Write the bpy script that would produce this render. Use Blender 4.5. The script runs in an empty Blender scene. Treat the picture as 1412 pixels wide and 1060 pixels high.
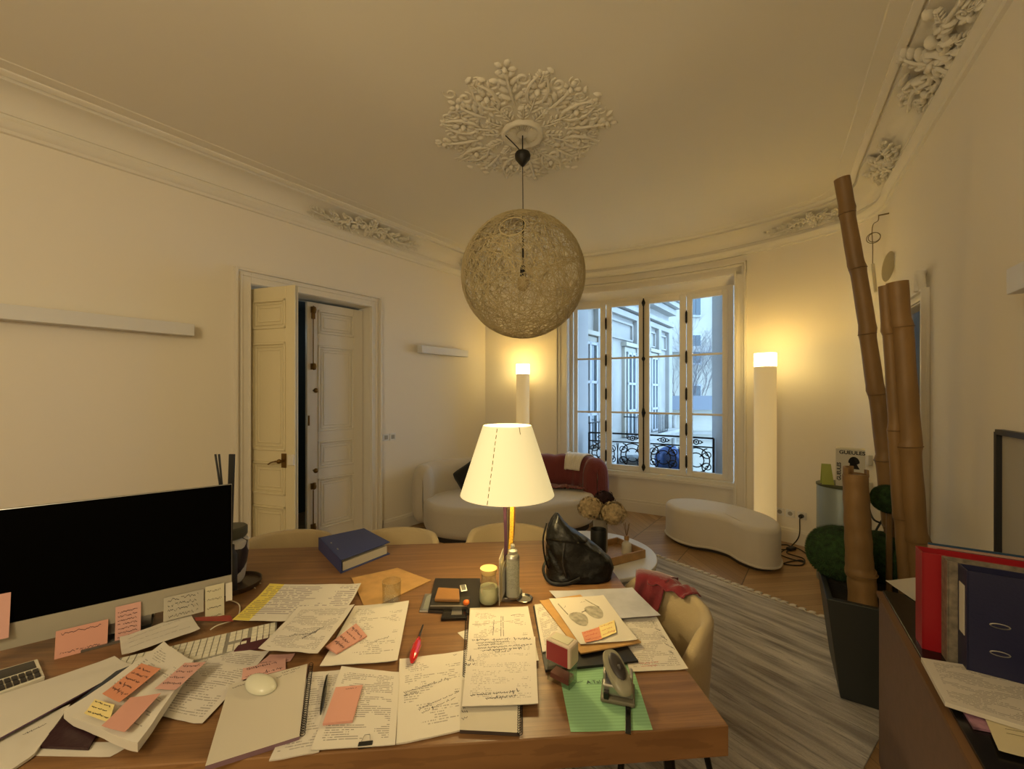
LK=1.3; SKY=5.6; EXPO=0.04; SHS=.5; LAMPW=8; FILLW=92
import bpy, bmesh, math, random
from mathutils import Vector, Matrix, noise
R=math.radians; PI=math.pi
F=560.0; CX=706.0; CY=541.0; EZ=1.6          # camera: focal length in pixels, axis, eye height
V=Vector
def at(px,py,z):
    d=(EZ-z)*F/(py-CY); return V(((px-CX)/F*d,d,z))
def atd(px,py,d): return V(((px-CX)/F*d,d,EZ-(py-CY)/F*d))
def lin(c):
    c=c/255.0
    return c/12.92 if c<=0.04045 else ((c+0.055)/1.055)**2.4
def col(c): return (lin(c[0]),lin(c[1]),lin(c[2]),1)
frames={}
coll=bpy.context.scene.collection
# ------------------------------------------------------------ materials
def newmat(name):
    m=bpy.data.materials.new(name); m.use_nodes=True
    nt=m.node_tree; b=nt.nodes['Principled BSDF']; return m,nt,b
def nd(nt,typ,**kw):
    n=nt.nodes.new(typ)
    for k,v in kw.items():
        if k=='inp':
            for i,x in v.items(): n.inputs[i].default_value=x
        else: setattr(n,k,v)
    return n
def math_(nt,op,a,b=None,c=None,clamp=False):
    n=nt.nodes.new('ShaderNodeMath'); n.operation=op; n.use_clamp=clamp
    for i,x in enumerate((a,b,c)):
        if x is None: continue
        if isinstance(x,(int,float)): n.inputs[i].default_value=x
        else: nt.links.new(x,n.inputs[i])
    return n.outputs[0]
def mixc(nt,f,a,b):
    n=nt.nodes.new('ShaderNodeMix'); n.data_type='RGBA'
    for i,x in ((0,f),(6,a),(7,b)):
        if isinstance(x,(int,float)): n.inputs[i].default_value=x
        elif isinstance(x,tuple): n.inputs[i].default_value=x
        else: nt.links.new(x,n.inputs[i])
    return n.outputs[2]
def M(name,c,rough=.6,metal=0,bump=None,var=None,spec=.5,coat=0,emit=None,estr=0,stretch=None,sheen=0,trans=0,alpha=1):
    m,nt,b=newmat(name)
    b.inputs['Base Color'].default_value=col(c); b.inputs['Roughness'].default_value=rough
    b.inputs['Metallic'].default_value=metal; b.inputs['Specular IOR Level'].default_value=spec
    b.inputs['Coat Weight'].default_value=coat; b.inputs['Sheen Weight'].default_value=sheen
    b.inputs['Transmission Weight'].default_value=trans; b.inputs['Alpha'].default_value=alpha
    if emit: b.inputs['Emission Color'].default_value=col(emit); b.inputs['Emission Strength'].default_value=estr
    if bump or var:
        tc=nd(nt,'ShaderNodeTexCoord'); vec=tc.outputs['Object']
        if stretch:
            mp=nd(nt,'ShaderNodeMapping'); mp.inputs['Scale'].default_value=stretch[:3]
            if len(stretch)>3: mp.inputs['Rotation'].default_value=(0,0,stretch[3])
            nt.links.new(vec,mp.inputs[0]); vec=mp.outputs[0]
    if var:
        n=nd(nt,'ShaderNodeTexNoise',inp={'Scale':var[0],'Detail':5}); nt.links.new(vec,n.inputs['Vector'])
        k=var[1]
        a=tuple(lin(max(0,x*(1-k))) for x in c)+(1,); d=tuple(lin(min(255,x*(1+k))) for x in c)+(1,)
        nt.links.new(mixc(nt,math_(nt,'MULTIPLY_ADD',n.outputs[0],2.2,-.6,True),a,d),b.inputs['Base Color'])
    if bump:
        n=nd(nt,'ShaderNodeTexNoise',inp={'Scale':bump[0],'Detail':3}); nt.links.new(vec,n.inputs['Vector'])
        bp=nd(nt,'ShaderNodeBump',inp={'Strength':bump[1],'Distance':bump[2] if len(bump)>2 else .004}); nt.links.new(n.outputs[0],bp.inputs['Height'])
        nt.links.new(bp.outputs[0],b.inputs['Normal'])
    return m
def text_mat(name,base,ink=(70,66,64),rows=40,seed=0.,dens=.5,para=.42,amt=.75,words=26,mar=.09,band=None,top=.93,bot=.07):
    """sheet of paper with rows of small print; everything in the sheet's own UV"""
    m,nt,b=newmat(name); b.inputs['Roughness'].default_value=.75; b.inputs['Specular IOR Level'].default_value=.2
    uv=nd(nt,'ShaderNodeUVMap'); sp=nd(nt,'ShaderNodeSeparateXYZ'); nt.links.new(uv.outputs[0],sp.inputs[0])
    u,v=sp.outputs[0],sp.outputs[1]
    rv=math_(nt,'MULTIPLY',v,rows); row=math_(nt,'FLOOR',rv); fr=math_(nt,'FRACT',rv)
    line=math_(nt,'MULTIPLY',math_(nt,'GREATER_THAN',fr,.3),math_(nt,'LESS_THAN',fr,.72))
    cb=nd(nt,'ShaderNodeCombineXYZ'); nt.links.new(math_(nt,'MULTIPLY',u,words),cb.inputs[0]); nt.links.new(math_(nt,'MULTIPLY_ADD',row,3.37,seed),cb.inputs[1])
    n=nd(nt,'ShaderNodeTexNoise',inp={'Scale':1.0,'Detail':2}); nt.links.new(cb.outputs[0],n.inputs['Vector'])
    w=math_(nt,'GREATER_THAN',n.outputs[0],1-dens-.08)
    cb2=nd(nt,'ShaderNodeCombineXYZ'); nt.links.new(math_(nt,'MULTIPLY',u,2.3),cb2.inputs[0]); nt.links.new(math_(nt,'MULTIPLY_ADD',row,.23,seed*1.7),cb2.inputs[1])
    n2=nd(nt,'ShaderNodeTexNoise',inp={'Scale':1.0,'Detail':1}); nt.links.new(cb2.outputs[0],n2.inputs['Vector'])
    p=math_(nt,'GREATER_THAN',n2.outputs[0],para)
    k=math_(nt,'MULTIPLY',line,math_(nt,'MULTIPLY',w,p))
    for a,op,t in ((u,'GREATER_THAN',mar),(u,'LESS_THAN',1-mar),(v,'GREATER_THAN',bot),(v,'LESS_THAN',top)):
        k=math_(nt,'MULTIPLY',k,math_(nt,op,a,t))
    k=math_(nt,'MULTIPLY',k,amt)
    bc=col(base)
    if band:
        bc=mixc(nt,math_(nt,'LESS_THAN',u,band[0]),bc,col(band[1]))
    nt.links.new(mixc(nt,k,bc,col(ink)),b.inputs['Base Color'])
    return m
# ------------------------------------------------------------ mesh builder
class MB:
    def __init__(s): s.v=[]; s.f=[]; s.m=[]; s.uv={}; s.sm=[]
    def add(s,vs,fs,mi=0,uv=None,smooth=False):
        o=len(s.v); s.v+= [V(p) for p in vs]
        for f in fs: s.f.append(tuple(o+i for i in f)); s.m.append(mi); s.sm.append(smooth)
        if uv:
            for i,t in enumerate(uv): s.uv[o+i]=t
        return s
    def box(s,c,d,rz=0,mi=0,Mx=None):
        x,y,z=d[0]/2,d[1]/2,d[2]/2
        p=[V((a,b,e)) for e in (-z,z) for a,b in ((-x,-y),(x,-y),(x,y),(-x,y))]
        r=Mx if Mx else Matrix.Rotation(rz,3,'Z')
        p=[r@q+V(c) for q in p]
        return s.add(p,[(3,2,1,0),(4,5,6,7),(0,1,5,4),(1,2,6,5),(2,3,7,6),(3,0,4,7)],mi)
    def bar(s,a,b,w,h,up=V((0,0,1)),mi=0):
        a=V(a);b=V(b); d=(b-a); L=d.length; d.normalize(); x=d.cross(up)
        if x.length<1e-5: x=d.cross(V((1,0,0)))
        x.normalize(); z=x.cross(d)
        Mx=Matrix((x,d,z)).transposed()
        return s.box((a+b)/2,(w,L,h),0,mi,Mx)
    def prism(s,poly,z0,z1,mi=0):
        n=len(poly); vs=[V((p[0],p[1],z0)) for p in poly]+[V((p[0],p[1],z1)) for p in poly]
        fs=[tuple(range(n-1,-1,-1)),tuple(range(n,2*n))]+[(i,(i+1)%n,n+(i+1)%n,n+i) for i in range(n)]
        return s.add(vs,fs,mi)
    def tube(s,pts,r,n=8,mi=0,cap=True,closed=False,flat=1.0):
        pts=[V(p) for p in pts]; N=len(pts); vs=[]; 
        T=[]
        for i in range(N):
            if closed: t=pts[(i+1)%N]-pts[i-1]
            else: t=pts[min(i+1,N-1)]-pts[max(i-1,0)]
            if t.length<1e-9: t=V((0,0,1))
            T.append(t.normalized())
        up=V((0,0,1)) if abs(T[0].z)<.9 else V((1,0,0))
        x=T[0].cross(up).normalized()
        for i in range(N):
            x=(x-T[i]*x.dot(T[i])); 
            if x.length<1e-6: x=T[i].orthogonal()
            x.normalize(); y=T[i].cross(x)
            rr=r[i] if isinstance(r,(list,tuple)) else r
            for k in range(n):
                a=2*PI*k/n; vs.append(pts[i]+x*math.cos(a)*rr+y*math.sin(a)*rr*flat)
        fs=[]
        for i in range(N if closed else N-1):
            j=(i+1)%N
            for k in range(n): fs.append((i*n+k,i*n+(k+1)%n,j*n+(k+1)%n,j*n+k))
        if cap and not closed: fs+=[tuple(range(n-1,-1,-1)),tuple((N-1)*n+k for k in range(n))]
        return s.add(vs,fs,mi,smooth=True)
    def lathe(s,prof,n=32,c=(0,0,0),mi=0,axis=None,cap=True):
        vs=[]; c=V(c)
        for r,z in prof:
            for k in range(n):
                a=2*PI*k/n; p=V((r*math.cos(a),r*math.sin(a),z)); vs.append((axis@p if axis else p)+c)
        fs=[]; N=len(prof)
        for i in range(N-1):
            for k in range(n): fs.append((i*n+k,i*n+(k+1)%n,(i+1)*n+(k+1)%n,(i+1)*n+k))
        if cap:
            if prof[0][0]>1e-6: fs.append(tuple(range(n-1,-1,-1)))
            if prof[-1][0]>1e-6: fs.append(tuple((N-1)*n+k for k in range(n)))
        return s.add(vs,fs,mi,smooth=True)
    def grid(s,fn,nu,nv,mi=0,uv=True,smooth=True,wrap=False):
        vs=[];t=[]
        for j in range(nv+1):
            for i in range(nu+1):
                vs.append(fn(i/nu,j/nv)); t.append((i/nu,j/nv))
        fs=[(j*(nu+1)+i,j*(nu+1)+i+1,(j+1)*(nu+1)+i+1,(j+1)*(nu+1)+i) for j in range(nv) for i in range(nu)]
        return s.add(vs,fs,mi,t if uv else None,smooth)
    def blob(s,c,r,n=8,m=6,Mx=None,mi=0,fn=None):
        vs=[];c=V(c)
        for j in range(m+1):
            th=PI*j/m
            for k in range(n):
                a=2*PI*k/n; d=V((math.sin(th)*math.cos(a),math.sin(th)*math.sin(a),math.cos(th)))
                q=V((d.x*r[0],d.y*r[1],d.z*r[2]))
                if fn: q=q*fn(d)
                vs.append((Mx@q if Mx else q)+c)
        fs=[(j*n+k,(j+1)*n+k,(j+1)*n+(k+1)%n,j*n+(k+1)%n) for j in range(m) for k in range(n)]
        return s.add(vs,fs,mi,smooth=True)
    def rounded(s,poly,z0,z1,rt=.04,rb=.02,mi=0,seg=6,crown=0,taper=0):
        """soft solid over a closed smooth outline (list of (x,y)), edges rounded"""
        n=len(poly); P=[V((p[0],p[1])) for p in poly]
        area=sum(P[i].x*P[(i+1)%n].y-P[(i+1)%n].x*P[i].y for i in range(n))
        if area<0: P.reverse()
        Nn=[]
        for i in range(n):
            t=(P[(i+1)%n]-P[i-1]).normalized(); Nn.append(V((t.y,-t.x)))
        rings=[]
        for k in range(seg+1):
            a=PI/2*k/seg; rings.append((rb*(1-math.sin(a))+taper,z0+rb*(1-math.cos(a))))
        for k in range(seg+1):
            a=PI/2*k/seg; rings.append((rt*(1-math.cos(a)),z1-rt+rt*math.sin(a)))
        cen=sum(P,V((0,0)))/n
        vs=[]
        for off,z in rings: 
            for i in range(n):
                q=P[i]-Nn[i]*off; vs.append(V((q.x,q.y,z)))
        base=len(rings)
        last=[P[i]-Nn[i]*rings[-1][0] for i in range(n)]
        for kk in (.85,.6,.3):
            for i in range(n):
                q=cen+(last[i]-cen)*kk; vs.append(V((q.x,q.y,z1+crown*(1-kk*kk))))
        vs.append(V((cen.x,cen.y,z1+crown))); ci=len(vs)-1
        NR=base+3
        fs=[(i*n+k,i*n+(k+1)%n,(i+1)*n+(k+1)%n,(i+1)*n+k) for i in range(NR-1) for k in range(n)]
        fs+=[((NR-1)*n+k,(NR-1)*n+(k+1)%n,ci) for k in range(n)]
        fs.append(tuple(range(n-1,-1,-1)))
        return s.add(vs,fs,mi,smooth=True)
    def build(s,name,mats,parent=None,world=False,bevel=0,split=35,seg=2,subsurf=0,solid=0):
        me=bpy.data.meshes.new(name)
        vs=s.v
        if parent is not None and world:
            Mi=frames[parent].inverted(); vs=[Mi@p for p in vs]
        me.from_pydata([tuple(p) for p in vs],[],s.f)
        if not isinstance(mats,(list,tuple)): mats=[mats]
        for m in mats: me.materials.append(m)
        for i,p in enumerate(me.polygons): p.material_index=s.m[i]; p.use_smooth=s.sm[i]
        if s.uv:
            ul=me.uv_layers.new(name='UVMap')
            for l in me.loops:
                if l.vertex_index in s.uv: ul.data[l.index].uv=s.uv[l.vertex_index]
        me.validate(); me.update()
        o=bpy.data.objects.new(name,me); coll.objects.link(o)
        if parent is not None: o.parent=parent; frames[o]=frames[parent]
        else: frames[o]=Matrix()
        if solid:
            md=o.modifiers.new('thickness','SOLIDIFY'); md.thickness=solid; md.offset=0
        if bevel:
            md=o.modifiers.new('bevel','BEVEL'); md.width=bevel; md.segments=seg; md.limit_method='ANGLE'; md.angle_limit=R(35)
        if subsurf:
            md=o.modifiers.new('sub','SUBSURF'); md.levels=subsurf; md.render_levels=subsurf
        elif any(s.sm) and split:
            md=o.modifiers.new('split','EDGE_SPLIT'); md.split_angle=R(split)
        return o
def tag(o,label,cat,group=None,kind=None):
    if label: o['label']=label
    if cat: o['category']=cat
    if group: o['group']=group
    if kind: o['kind']=kind
    return o
def struct(o,label=None):
    o['kind']='structure'
    if label: o['label']=label
    return o
def thing(name,label,cat,loc=(0,0,0),rz=0,group=None,kind=None):
    o=bpy.data.objects.new(name,None); coll.objects.link(o); o.location=loc; o.rotation_euler=(0,0,rz); o.empty_display_size=.05
    frames[o]=Matrix.Translation(V(loc))@Matrix.Rotation(rz,4,'Z')
    return tag(o,label,cat,group,kind)
def copy_tree(o,loc,rz,label,group=None):
    c=o.copy(); coll.objects.link(c); c.location=loc; c.rotation_euler=(0,0,rz); c['label']=label
    if group: c['group']=group
    def rec(src,dst):
        for ch in [x for x in bpy.data.objects if x.parent==src]:
            q=ch.copy(); coll.objects.link(q); q.parent=dst; rec(ch,q)
    rec(o,c); frames[c]=Matrix.Translation(V(loc))@Matrix.Rotation(rz,4,'Z'); return c
def catmull(pts,n=8,closed=False):
    P=[V(p) for p in pts]; N=len(P); out=[]
    for i in range(N if closed else N-1):
        if closed: a,b,c,d=P[i-1],P[i],P[(i+1)%N],P[(i+2)%N]
        else:
            b,c=P[i],P[i+1]; a=P[i-1] if i>0 else b*2-c; d=P[i+2] if i+2<N else c*2-b
        for k in range(n):
            t=k/n
            out.append(.5*((2*b)+(c-a)*t+(2*a-5*b+4*c-d)*t*t+(3*b-a-3*c+d)*t**3))
    if not closed: out.append(P[-1])
    return out
def text_mesh(mb,txt,size,Mx,mi=0,depth=.0,bold=0,sx=1.0):
    cu=bpy.data.curves.new('lettering','FONT'); cu.body=txt; cu.size=size; cu.align_x='CENTER'; cu.align_y='CENTER'; cu.offset=bold; cu.extrude=depth
    o=bpy.data.objects.new('lettering',cu); coll.objects.link(o)
    dg=bpy.context.evaluated_depsgraph_get(); me=bpy.data.meshes.new_from_object(o.evaluated_get(dg))
    mb.add([Mx@V((v.co.x*sx,v.co.y,v.co.z)) for v in me.vertices],[tuple(p.vertices) for p in me.polygons],mi)
    bpy.data.objects.remove(o); bpy.data.meshes.remove(me); bpy.data.curves.remove(cu)
def frameM(o,x,y):
    x=V(x).normalized(); y=V(y); z=x.cross(y).normalized(); y=z.cross(x)
    m=Matrix((x,y,z)).transposed().to_4x4(); m.translation=V(o); return m
rnd=random.Random(5)
# ================================================================ materials of the room
WALL=M('warm white wall paint',(232,224,208),.75,bump=(60,.12,.002),spec=.2)
TRIM=M('satin white woodwork',(226,219,205),.45,spec=.4)
PLASTER=M('matt white plaster',(227,221,207),.85,spec=.15)
CEIL=M('ceiling paint',(226,220,206),.85,bump=(40,.08,.002),spec=.15)
LEAFC=M('lamplit yellow door paint',(226,214,178),.45,spec=.4)  # yellow lamp light on the left leaf, put into its base colour
BRASS=M('aged brass',(120,92,50),.4,.9)
BLACKM=M('black iron',(22,21,22),.45,.6)
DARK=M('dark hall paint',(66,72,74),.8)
def Lw(t,o=0,z=0): return V((-1.262+.6126*t+.79*o, 4.84+.79*t-.6126*o, z))      # left wall, o = into the room
def Rw(t,o=0,z=0): return V((2.07+.535*t-.845*o, 1.72+.845*t+.535*o, z))        # right wall
C0=Lw(1.42)
wc=[(C0.x,C0.y),(.36,5.86),(1.0,5.66),(1.46,5.47),(2.0,5.17),(2.45,4.85),(2.87,4.45),(3.13,4.12),(3.25,3.85),(3.2,3.5)]
curve=catmull([(x,y,0) for x,y in wc]+[Rw(1.74)],10)
def nrm(i,P=curve):
    a=P[max(i-1,0)];b=P[min(i+1,len(P)-1)]; t=(b-a).normalized(); return V((t.y,-t.x,0))   # into the room
def on_wall(px,off=0):
    """point of the bowed wall (shifted outwards by off) that lies in direction px"""
    r=(px-CX)/F
    Q=[curve[i]-nrm(i)*off for i in range(len(curve))]
    for i in range(len(Q)-1):
        a=Q[i].x-r*Q[i].y; b=Q[i+1].x-r*Q[i+1].y
        if a<=0<b or a<0<=b:
            t=a/(a-b); return Q[i].lerp(Q[i+1],t), i+t
    return Q[-1],len(Q)-1
ZC=3.45
# ---- floor
fm,nt,b=newmat('oak chevron parquet')
tc=nd(nt,'ShaderNodeTexCoord'); mp=nd(nt,'ShaderNodeMapping'); mp.inputs['Rotation'].default_value=(0,0,math.atan2(.6126,.79)); nt.links.new(tc.outputs['Object'],mp.inputs[0])
sp=nd(nt,'ShaderNodeSeparateXYZ'); nt.links.new(mp.outputs[0],sp.inputs[0])
cb=math_(nt,'DIVIDE',sp.outputs[0],.56); k=math_(nt,'FLOOR',cb); fb=math_(nt,'FRACT',cb)
odd=math_(nt,'MODULO',math_(nt,'ADD',k,100),2)
fl=math_(nt,'ABSOLUTE',math_(nt,'SUBTRACT',odd,fb))
vv=math_(nt,'ADD',sp.outputs[1],math_(nt,'MULTIPLY',fl,.56)); pv=math_(nt,'DIVIDE',vv,.105); pi_=math_(nt,'FLOOR',pv); pf=math_(nt,'FRACT',pv)
c2=nd(nt,'ShaderNodeCombineXYZ'); nt.links.new(pi_,c2.inputs[0]); nt.links.new(k,c2.inputs[1])
wn=nd(nt,'ShaderNodeTexWhiteNoise'); wn.noise_dimensions='2D'; nt.links.new(c2.outputs[0],wn.inputs['Vector'])
c3=nd(nt,'ShaderNodeCombineXYZ'); nt.links.new(math_(nt,'MULTIPLY',pv,3.5),c3.inputs[0]); nt.links.new(math_(nt,'MULTIPLY',fl,1.2),c3.inputs[1]); nt.links.new(wn.outputs[0],c3.inputs[2])
gn=nd(nt,'ShaderNodeTexNoise',inp={'Scale':2.2,'Detail':6}); nt.links.new(c3.outputs[0],gn.inputs['Vector'])
tone=math_(nt,'ADD',math_(nt,'MULTIPLY',wn.outputs[0],.55),math_(nt,'MULTIPLY',gn.outputs[0],.5),clamp=True)
cc=mixc(nt,tone,col((128,96,60)),col((186,150,104)))
gap=math_(nt,'MAXIMUM',math_(nt,'LESS_THAN',pf,.035),math_(nt,'MAXIMUM',math_(nt,'LESS_THAN',fb,.008),math_(nt,'GREATER_THAN',fb,.992)))
nt.links.new(mixc(nt,math_(nt,'MULTIPLY',gap,.75),cc,col((60,42,26))),b.inputs['Base Color'])
b.inputs['Roughness'].default_value=.33; b.inputs['Specular IOR Level'].default_value=.5
bp=nd(nt,'ShaderNodeBump',inp={'Strength':.4,'Distance':.002}); nt.links.new(math_(nt,'SUBTRACT',1,gap),bp.inputs['Height']); nt.links.new(bp.outputs[0],b.inputs['Normal'])
FLOOR=fm
outline=[Lw(-8)]+[Lw(-4),Lw(0)]+curve+[Rw(.5),Rw(-2),Rw(-5)]
mb=MB(); mb.add([V((-9,-4,-.12)),V((6,-4,-.12)),V((6,6.6,-.12)),V((-9,6.6,-.12)),V((-9,-4,0)),V((6,-4,0)),V((6,6.6,0)),V((-9,6.6,0))],[(3,2,1,0),(4,5,6,7),(0,1,5,4),(1,2,6,5),(2,3,7,6),(3,0,4,7)])
struct(mb.build('floor',FLOOR))
mb=MB(); mb.add([V((-9,-4,ZC)),V((6,-4,ZC)),V((6,6.6,ZC)),V((-9,6.6,ZC)),V((-9,-4,ZC+.3)),V((6,-4,ZC+.3)),V((6,6.6,ZC+.3)),V((-9,6.6,ZC+.3))],[(3,2,1,0),(4,5,6,7),(0,1,5,4),(1,2,6,5),(2,3,7,6),(3,0,4,7)])
struct(mb.build('ceiling',CEIL))
# ---- straight walls with thickness .15 (left has a doorway t -1.656..-.486, right one t .968..1.6)
def wall_seg(mb,W,t0,t1,z0,z1,th=.15,mi=0):
    p=[W(t0,0,0),W(t1,0,0),W(t1,-th,0),W(t0,-th,0)]
    mb.prism([(q.x,q.y) for q in p],z0,z1,mi)
DL0,DL1,DLZ=-1.656,-.486,2.535
DR0,DR1,DRZ=.968,1.50,2.17
mb=MB(); wall_seg(mb,Lw,-8,DL0,0,ZC,.22); wall_seg(mb,Lw,DL1,1.42,0,ZC,.22); wall_seg(mb,Lw,DL0,DL1,DLZ,ZC,.22)
struct(mb.build('wall_left',WALL))
mb=MB(); wall_seg(mb,Rw,-5,DR0,0,ZC,.06); wall_seg(mb,Rw,DR1,1.74,0,ZC,.06); wall_seg(mb,Rw,DR0,DR1,DRZ,ZC,.06)
struct(mb.build('wall_right',WALL))
mb=MB(); a=Lw(-8);c=Rw(-5); mb.bar((a.x,a.y-.06,ZC/2),(c.x,c.y-.06,ZC/2),.12,ZC)
struct(mb.build('wall_back',WALL))
# ---- bowed wall with the window opening
WPX0,WPX1=783,1013; HZ=2.965; WO=.15
pA,iA=on_wall(WPX0); pB,iB=on_wall(WPX1)
front=[curve[i] for i in range(len(curve))]
def seg_pts(i0,i1,off=0):
    out=[]
    import math as m
    def P(i):
        j=int(m.floor(i)); j=min(j,len(curve)-2); f=i-j
        q=curve[j].lerp(curve[j+1],f); n=nrm(j).lerp(nrm(j+1),f).normalized(); return q-n*off
    ks=[i0]+[k for k in range(int(m.floor(i0))+1,int(m.ceil(i1)))]+[i1]
    return [P(k) for k in ks]
def strip(mb,P,z0,z1,mi=0,smooth=True):
    n=len(P); vs=[V((p.x,p.y,z0)) for p in P]+[V((p.x,p.y,z1)) for p in P]
    mb.add(vs,[(i,i+1,n+i+1,n+i) for i in range(n-1)],mi,smooth=smooth)
def shell(mb,i0,i1,z0,z1,oa,ob,mi=0):
    A=seg_pts(i0,i1,oa);B=seg_pts(i0,i1,ob); n=len(A)
    vs=[V((p.x,p.y,z0)) for p in A]+[V((p.x,p.y,z1)) for p in A]+[V((p.x,p.y,z0)) for p in B]+[V((p.x,p.y,z1)) for p in B]
    fs=[]
    for i in range(n-1): fs+=[(i,i+1,n+i+1,n+i),(2*n+i,3*n+i,3*n+i+1,2*n+i+1),(n+i,n+i+1,3*n+i+1,3*n+i),(i,2*n+i,2*n+i+1,i+1)]
    fs+=[(0,n,3*n,2*n),(n-1,3*n-1,4*n-1,2*n-1)]
    mb.add(vs,fs,mi,smooth=True)
mb=MB(); NI=len(curve)-1
shell(mb,0,iA,0,ZC,0,.24); shell(mb,iB,NI,0,ZC,0,.24); shell(mb,iA,iB,HZ,ZC,0,.24)
shell(mb,iA,iB,0,.505,.07,.24)
struct(mb.build('wall_window',WALL,split=30))
# ---- casings of the window: stepped moulding following the bow
mb=MB()
for off,w0,w1,z in ((.0,0,.14,.02),(.0,.015,.05,.035),(.0,.10,.13,.03)):
    pass
def di(px): return on_wall(px)[1]
def casing_v(mb,i_in,i_out,steps):
    for f0,f1,pr in steps:
        a=i_in+(i_out-i_in)*f0; c=i_in+(i_out-i_in)*f1
        shell(mb,min(a,c),max(a,c),0,HZ+.14*max(f0,f1),-pr,.02)
steps=((0,1,.018),(.04,.22,.04),(.62,.80,.030),(.84,.97,.045))
casing_v(mb,iB,di(1030),steps); casing_v(mb,iA,di(766),steps)
for f0,f1,pr in steps:
    shell(mb,di(766)*f1+iA*(1-f1),di(1030)*f1+iB*(1-f1),HZ+.14*f0,HZ+.14*f1,-pr,.02)
# splayed soffit and reveals back to the frame
A=seg_pts(iA,iB,0);B=seg_pts(iA+.15,iB-.1,WO); 
n=min(len(A),len(B)); A=[A[round(i*(len(A)-1)/(n-1))] for i in range(n)]; B=[B[round(i*(len(B)-1)/(n-1))] for i in range(n)]
mb.add([V((p.x,p.y,HZ)) for p in A]+[V((p.x,p.y,2.88)) for p in B],[(i,i+1,n+i+1,n+i) for i in range(n-1)],smooth=True)
for p,q in ((A[0],B[0]),(A[-1],B[-1])):
    mb.add([V((p.x,p.y,0)),V((q.x,q.y,0)),V((q.x,q.y,2.88)),V((p.x,p.y,HZ))],[(0,1,2,3)])
win=thing('window_1',None,None); struct(win,'tall bowed four-leaf window with black fittings in the far wall')
mb.build('window_casing',TRIM,win,split=30)
mb=MB(); shell(mb,iA,iB,.455,.49,.035,.24); shell(mb,iA,iB,.49,.53,.055,.24); shell(mb,iA+.3,iB-.3,.13,.16,.055,.08)
mb.build('window_sill',TRIM,win,split=30)
# frame + four leaves on flat chords
GL,nt,b=newmat('thin window glass'); nt.nodes.remove(b)
tr=nd(nt,'ShaderNodeBsdfTransparent'); tr.inputs[0].default_value=(.97,.99,1,1); gl=nd(nt,'ShaderNodeBsdfGlossy'); gl.inputs['Roughness'].default_value=.02
fr=nd(nt,'ShaderNodeLayerWeight',inp={'Blend':.25}); mx=nd(nt,'ShaderNodeMixShader'); nt.links.new(math_(nt,'MULTIPLY_ADD',math_(nt,'POWER',fr.outputs[1],2.5),.5,.03),mx.inputs[0]); nt.links.new(tr.outputs[0],mx.inputs[1]); nt.links.new(gl.outputs[0],mx.inputs[2])
nt.links.new(mx.outputs[0],nt.nodes['Material Output'].inputs[0])
def wp(px,off=WO): 
    p,_=on_wall(px,off); return V((p.x,p.y,0))
ZB,ZT=.535,2.88; GB,GT=.605,2.785
bounds=[791,836,888,947,1005]; glass=[(797,828),(844,881),(896,937.5),(955,996.5)]
mb=MB()
fo=WO+.03
for i in range(4):
    a=wp(bounds[i],fo);c=wp(bounds[i+1],fo)
    mb.bar((a.x,a.y,ZT-.015),(c.x,c.y,ZT-.015),.09,.07); mb.bar((a.x,a.y,ZB),(c.x,c.y,ZB),.09,.06)
for px,w in ((788,.06),(1008,.07)):
    p=wp(px,fo); q=wp(px+1,fo); d=(q-p).normalized(); mb.box((p.x,p.y,(ZB+ZT)/2),(w,.1,ZT-ZB+.04),math.atan2(d.y,d.x))
mb.build('window_frame',TRIM,win,bevel=.004)
for i in range(4):
    a=wp(bounds[i]+.6);c=wp(bounds[i+1]-.6); g0=wp(glass[i][0]);g1=wp(glass[i][1])
    d=(c-a).normalized(); rz=math.atan2(d.y,d.x); L=(c-a).length
    ga=(g0-a).dot(d); gb=(g1-a).dot(d)
    mb=MB()
    def bx(s0,s1,z0,z1,th,mi=0): 
        m=a+d*(s0+s1)/2; mb.box((m.x,m.y,(z0+z1)/2),(s1-s0,th,z1-z0),rz,mi)
    bx(0,ga,ZB,ZT-.03,.05); bx(gb,L,ZB,ZT-.03,.05); bx(ga,gb,ZB,GB,.05); bx(ga,gb,GT,ZT-.03,.05)
    lf=mb.build('window_leaf',TRIM,win,bevel=.005)
    mb=MB(); 
    for z in (1.325,2.075): bx(ga,gb,z-.012,z+.012,.03)
    mb.build('glazing_bar',TRIM,lf,bevel=.003)
    mb=MB(); p=a+d*ga; q=a+d*gb
    mb.add([(p.x,p.y,GB),(q.x,q.y,GB),(q.x,q.y,GT),(p.x,p.y,GT)],[(0,1,2,3)]); mb.build('pane',GL,lf)
# hinges and espagnolette
def inward(px): 
    p,i=on_wall(px,WO); j=min(int(i),len(curve)-2); return V((p.x,p.y,0)), nrm(j)
for px in (836,947):
    p,n=inward(px)
    for z in (.72,1.13,1.58,2.05,2.56):
        mb=MB(); mb.tube([p+n*.03+V((0,0,z-.085)),p+n*.033+V((0,0,z-.06)),p+n*.033+V((0,0,z+.06)),p+n*.03+V((0,0,z+.085))],[.003,.013,.013,.003],8)
        mb.build('hinge',BLACKM,win)
p,n=inward(888)
mb=MB(); mb.tube([p+n*.036+V((0,0,.56)),p+n*.036+V((0,0,2.86))],.009,8)
for z,h in ((.6,.06),(1.33,.09),(2.05,.04),(2.8,.06)):
    mb.lathe([(0,-h),(.014,-h*.6),(.026,0),(.014,h*.6),(0,h)],10,p+n*.04+V((0,0,z)))
mb.lathe([(0,0),(.02,.01),(.022,.03),(0,.045)],10,p+n*.045+V((0,0,1.33)),axis=Matrix.Rotation(PI/2,3,'X'))
mb.build('cremone_bolt',BLACKM,win)
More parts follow.
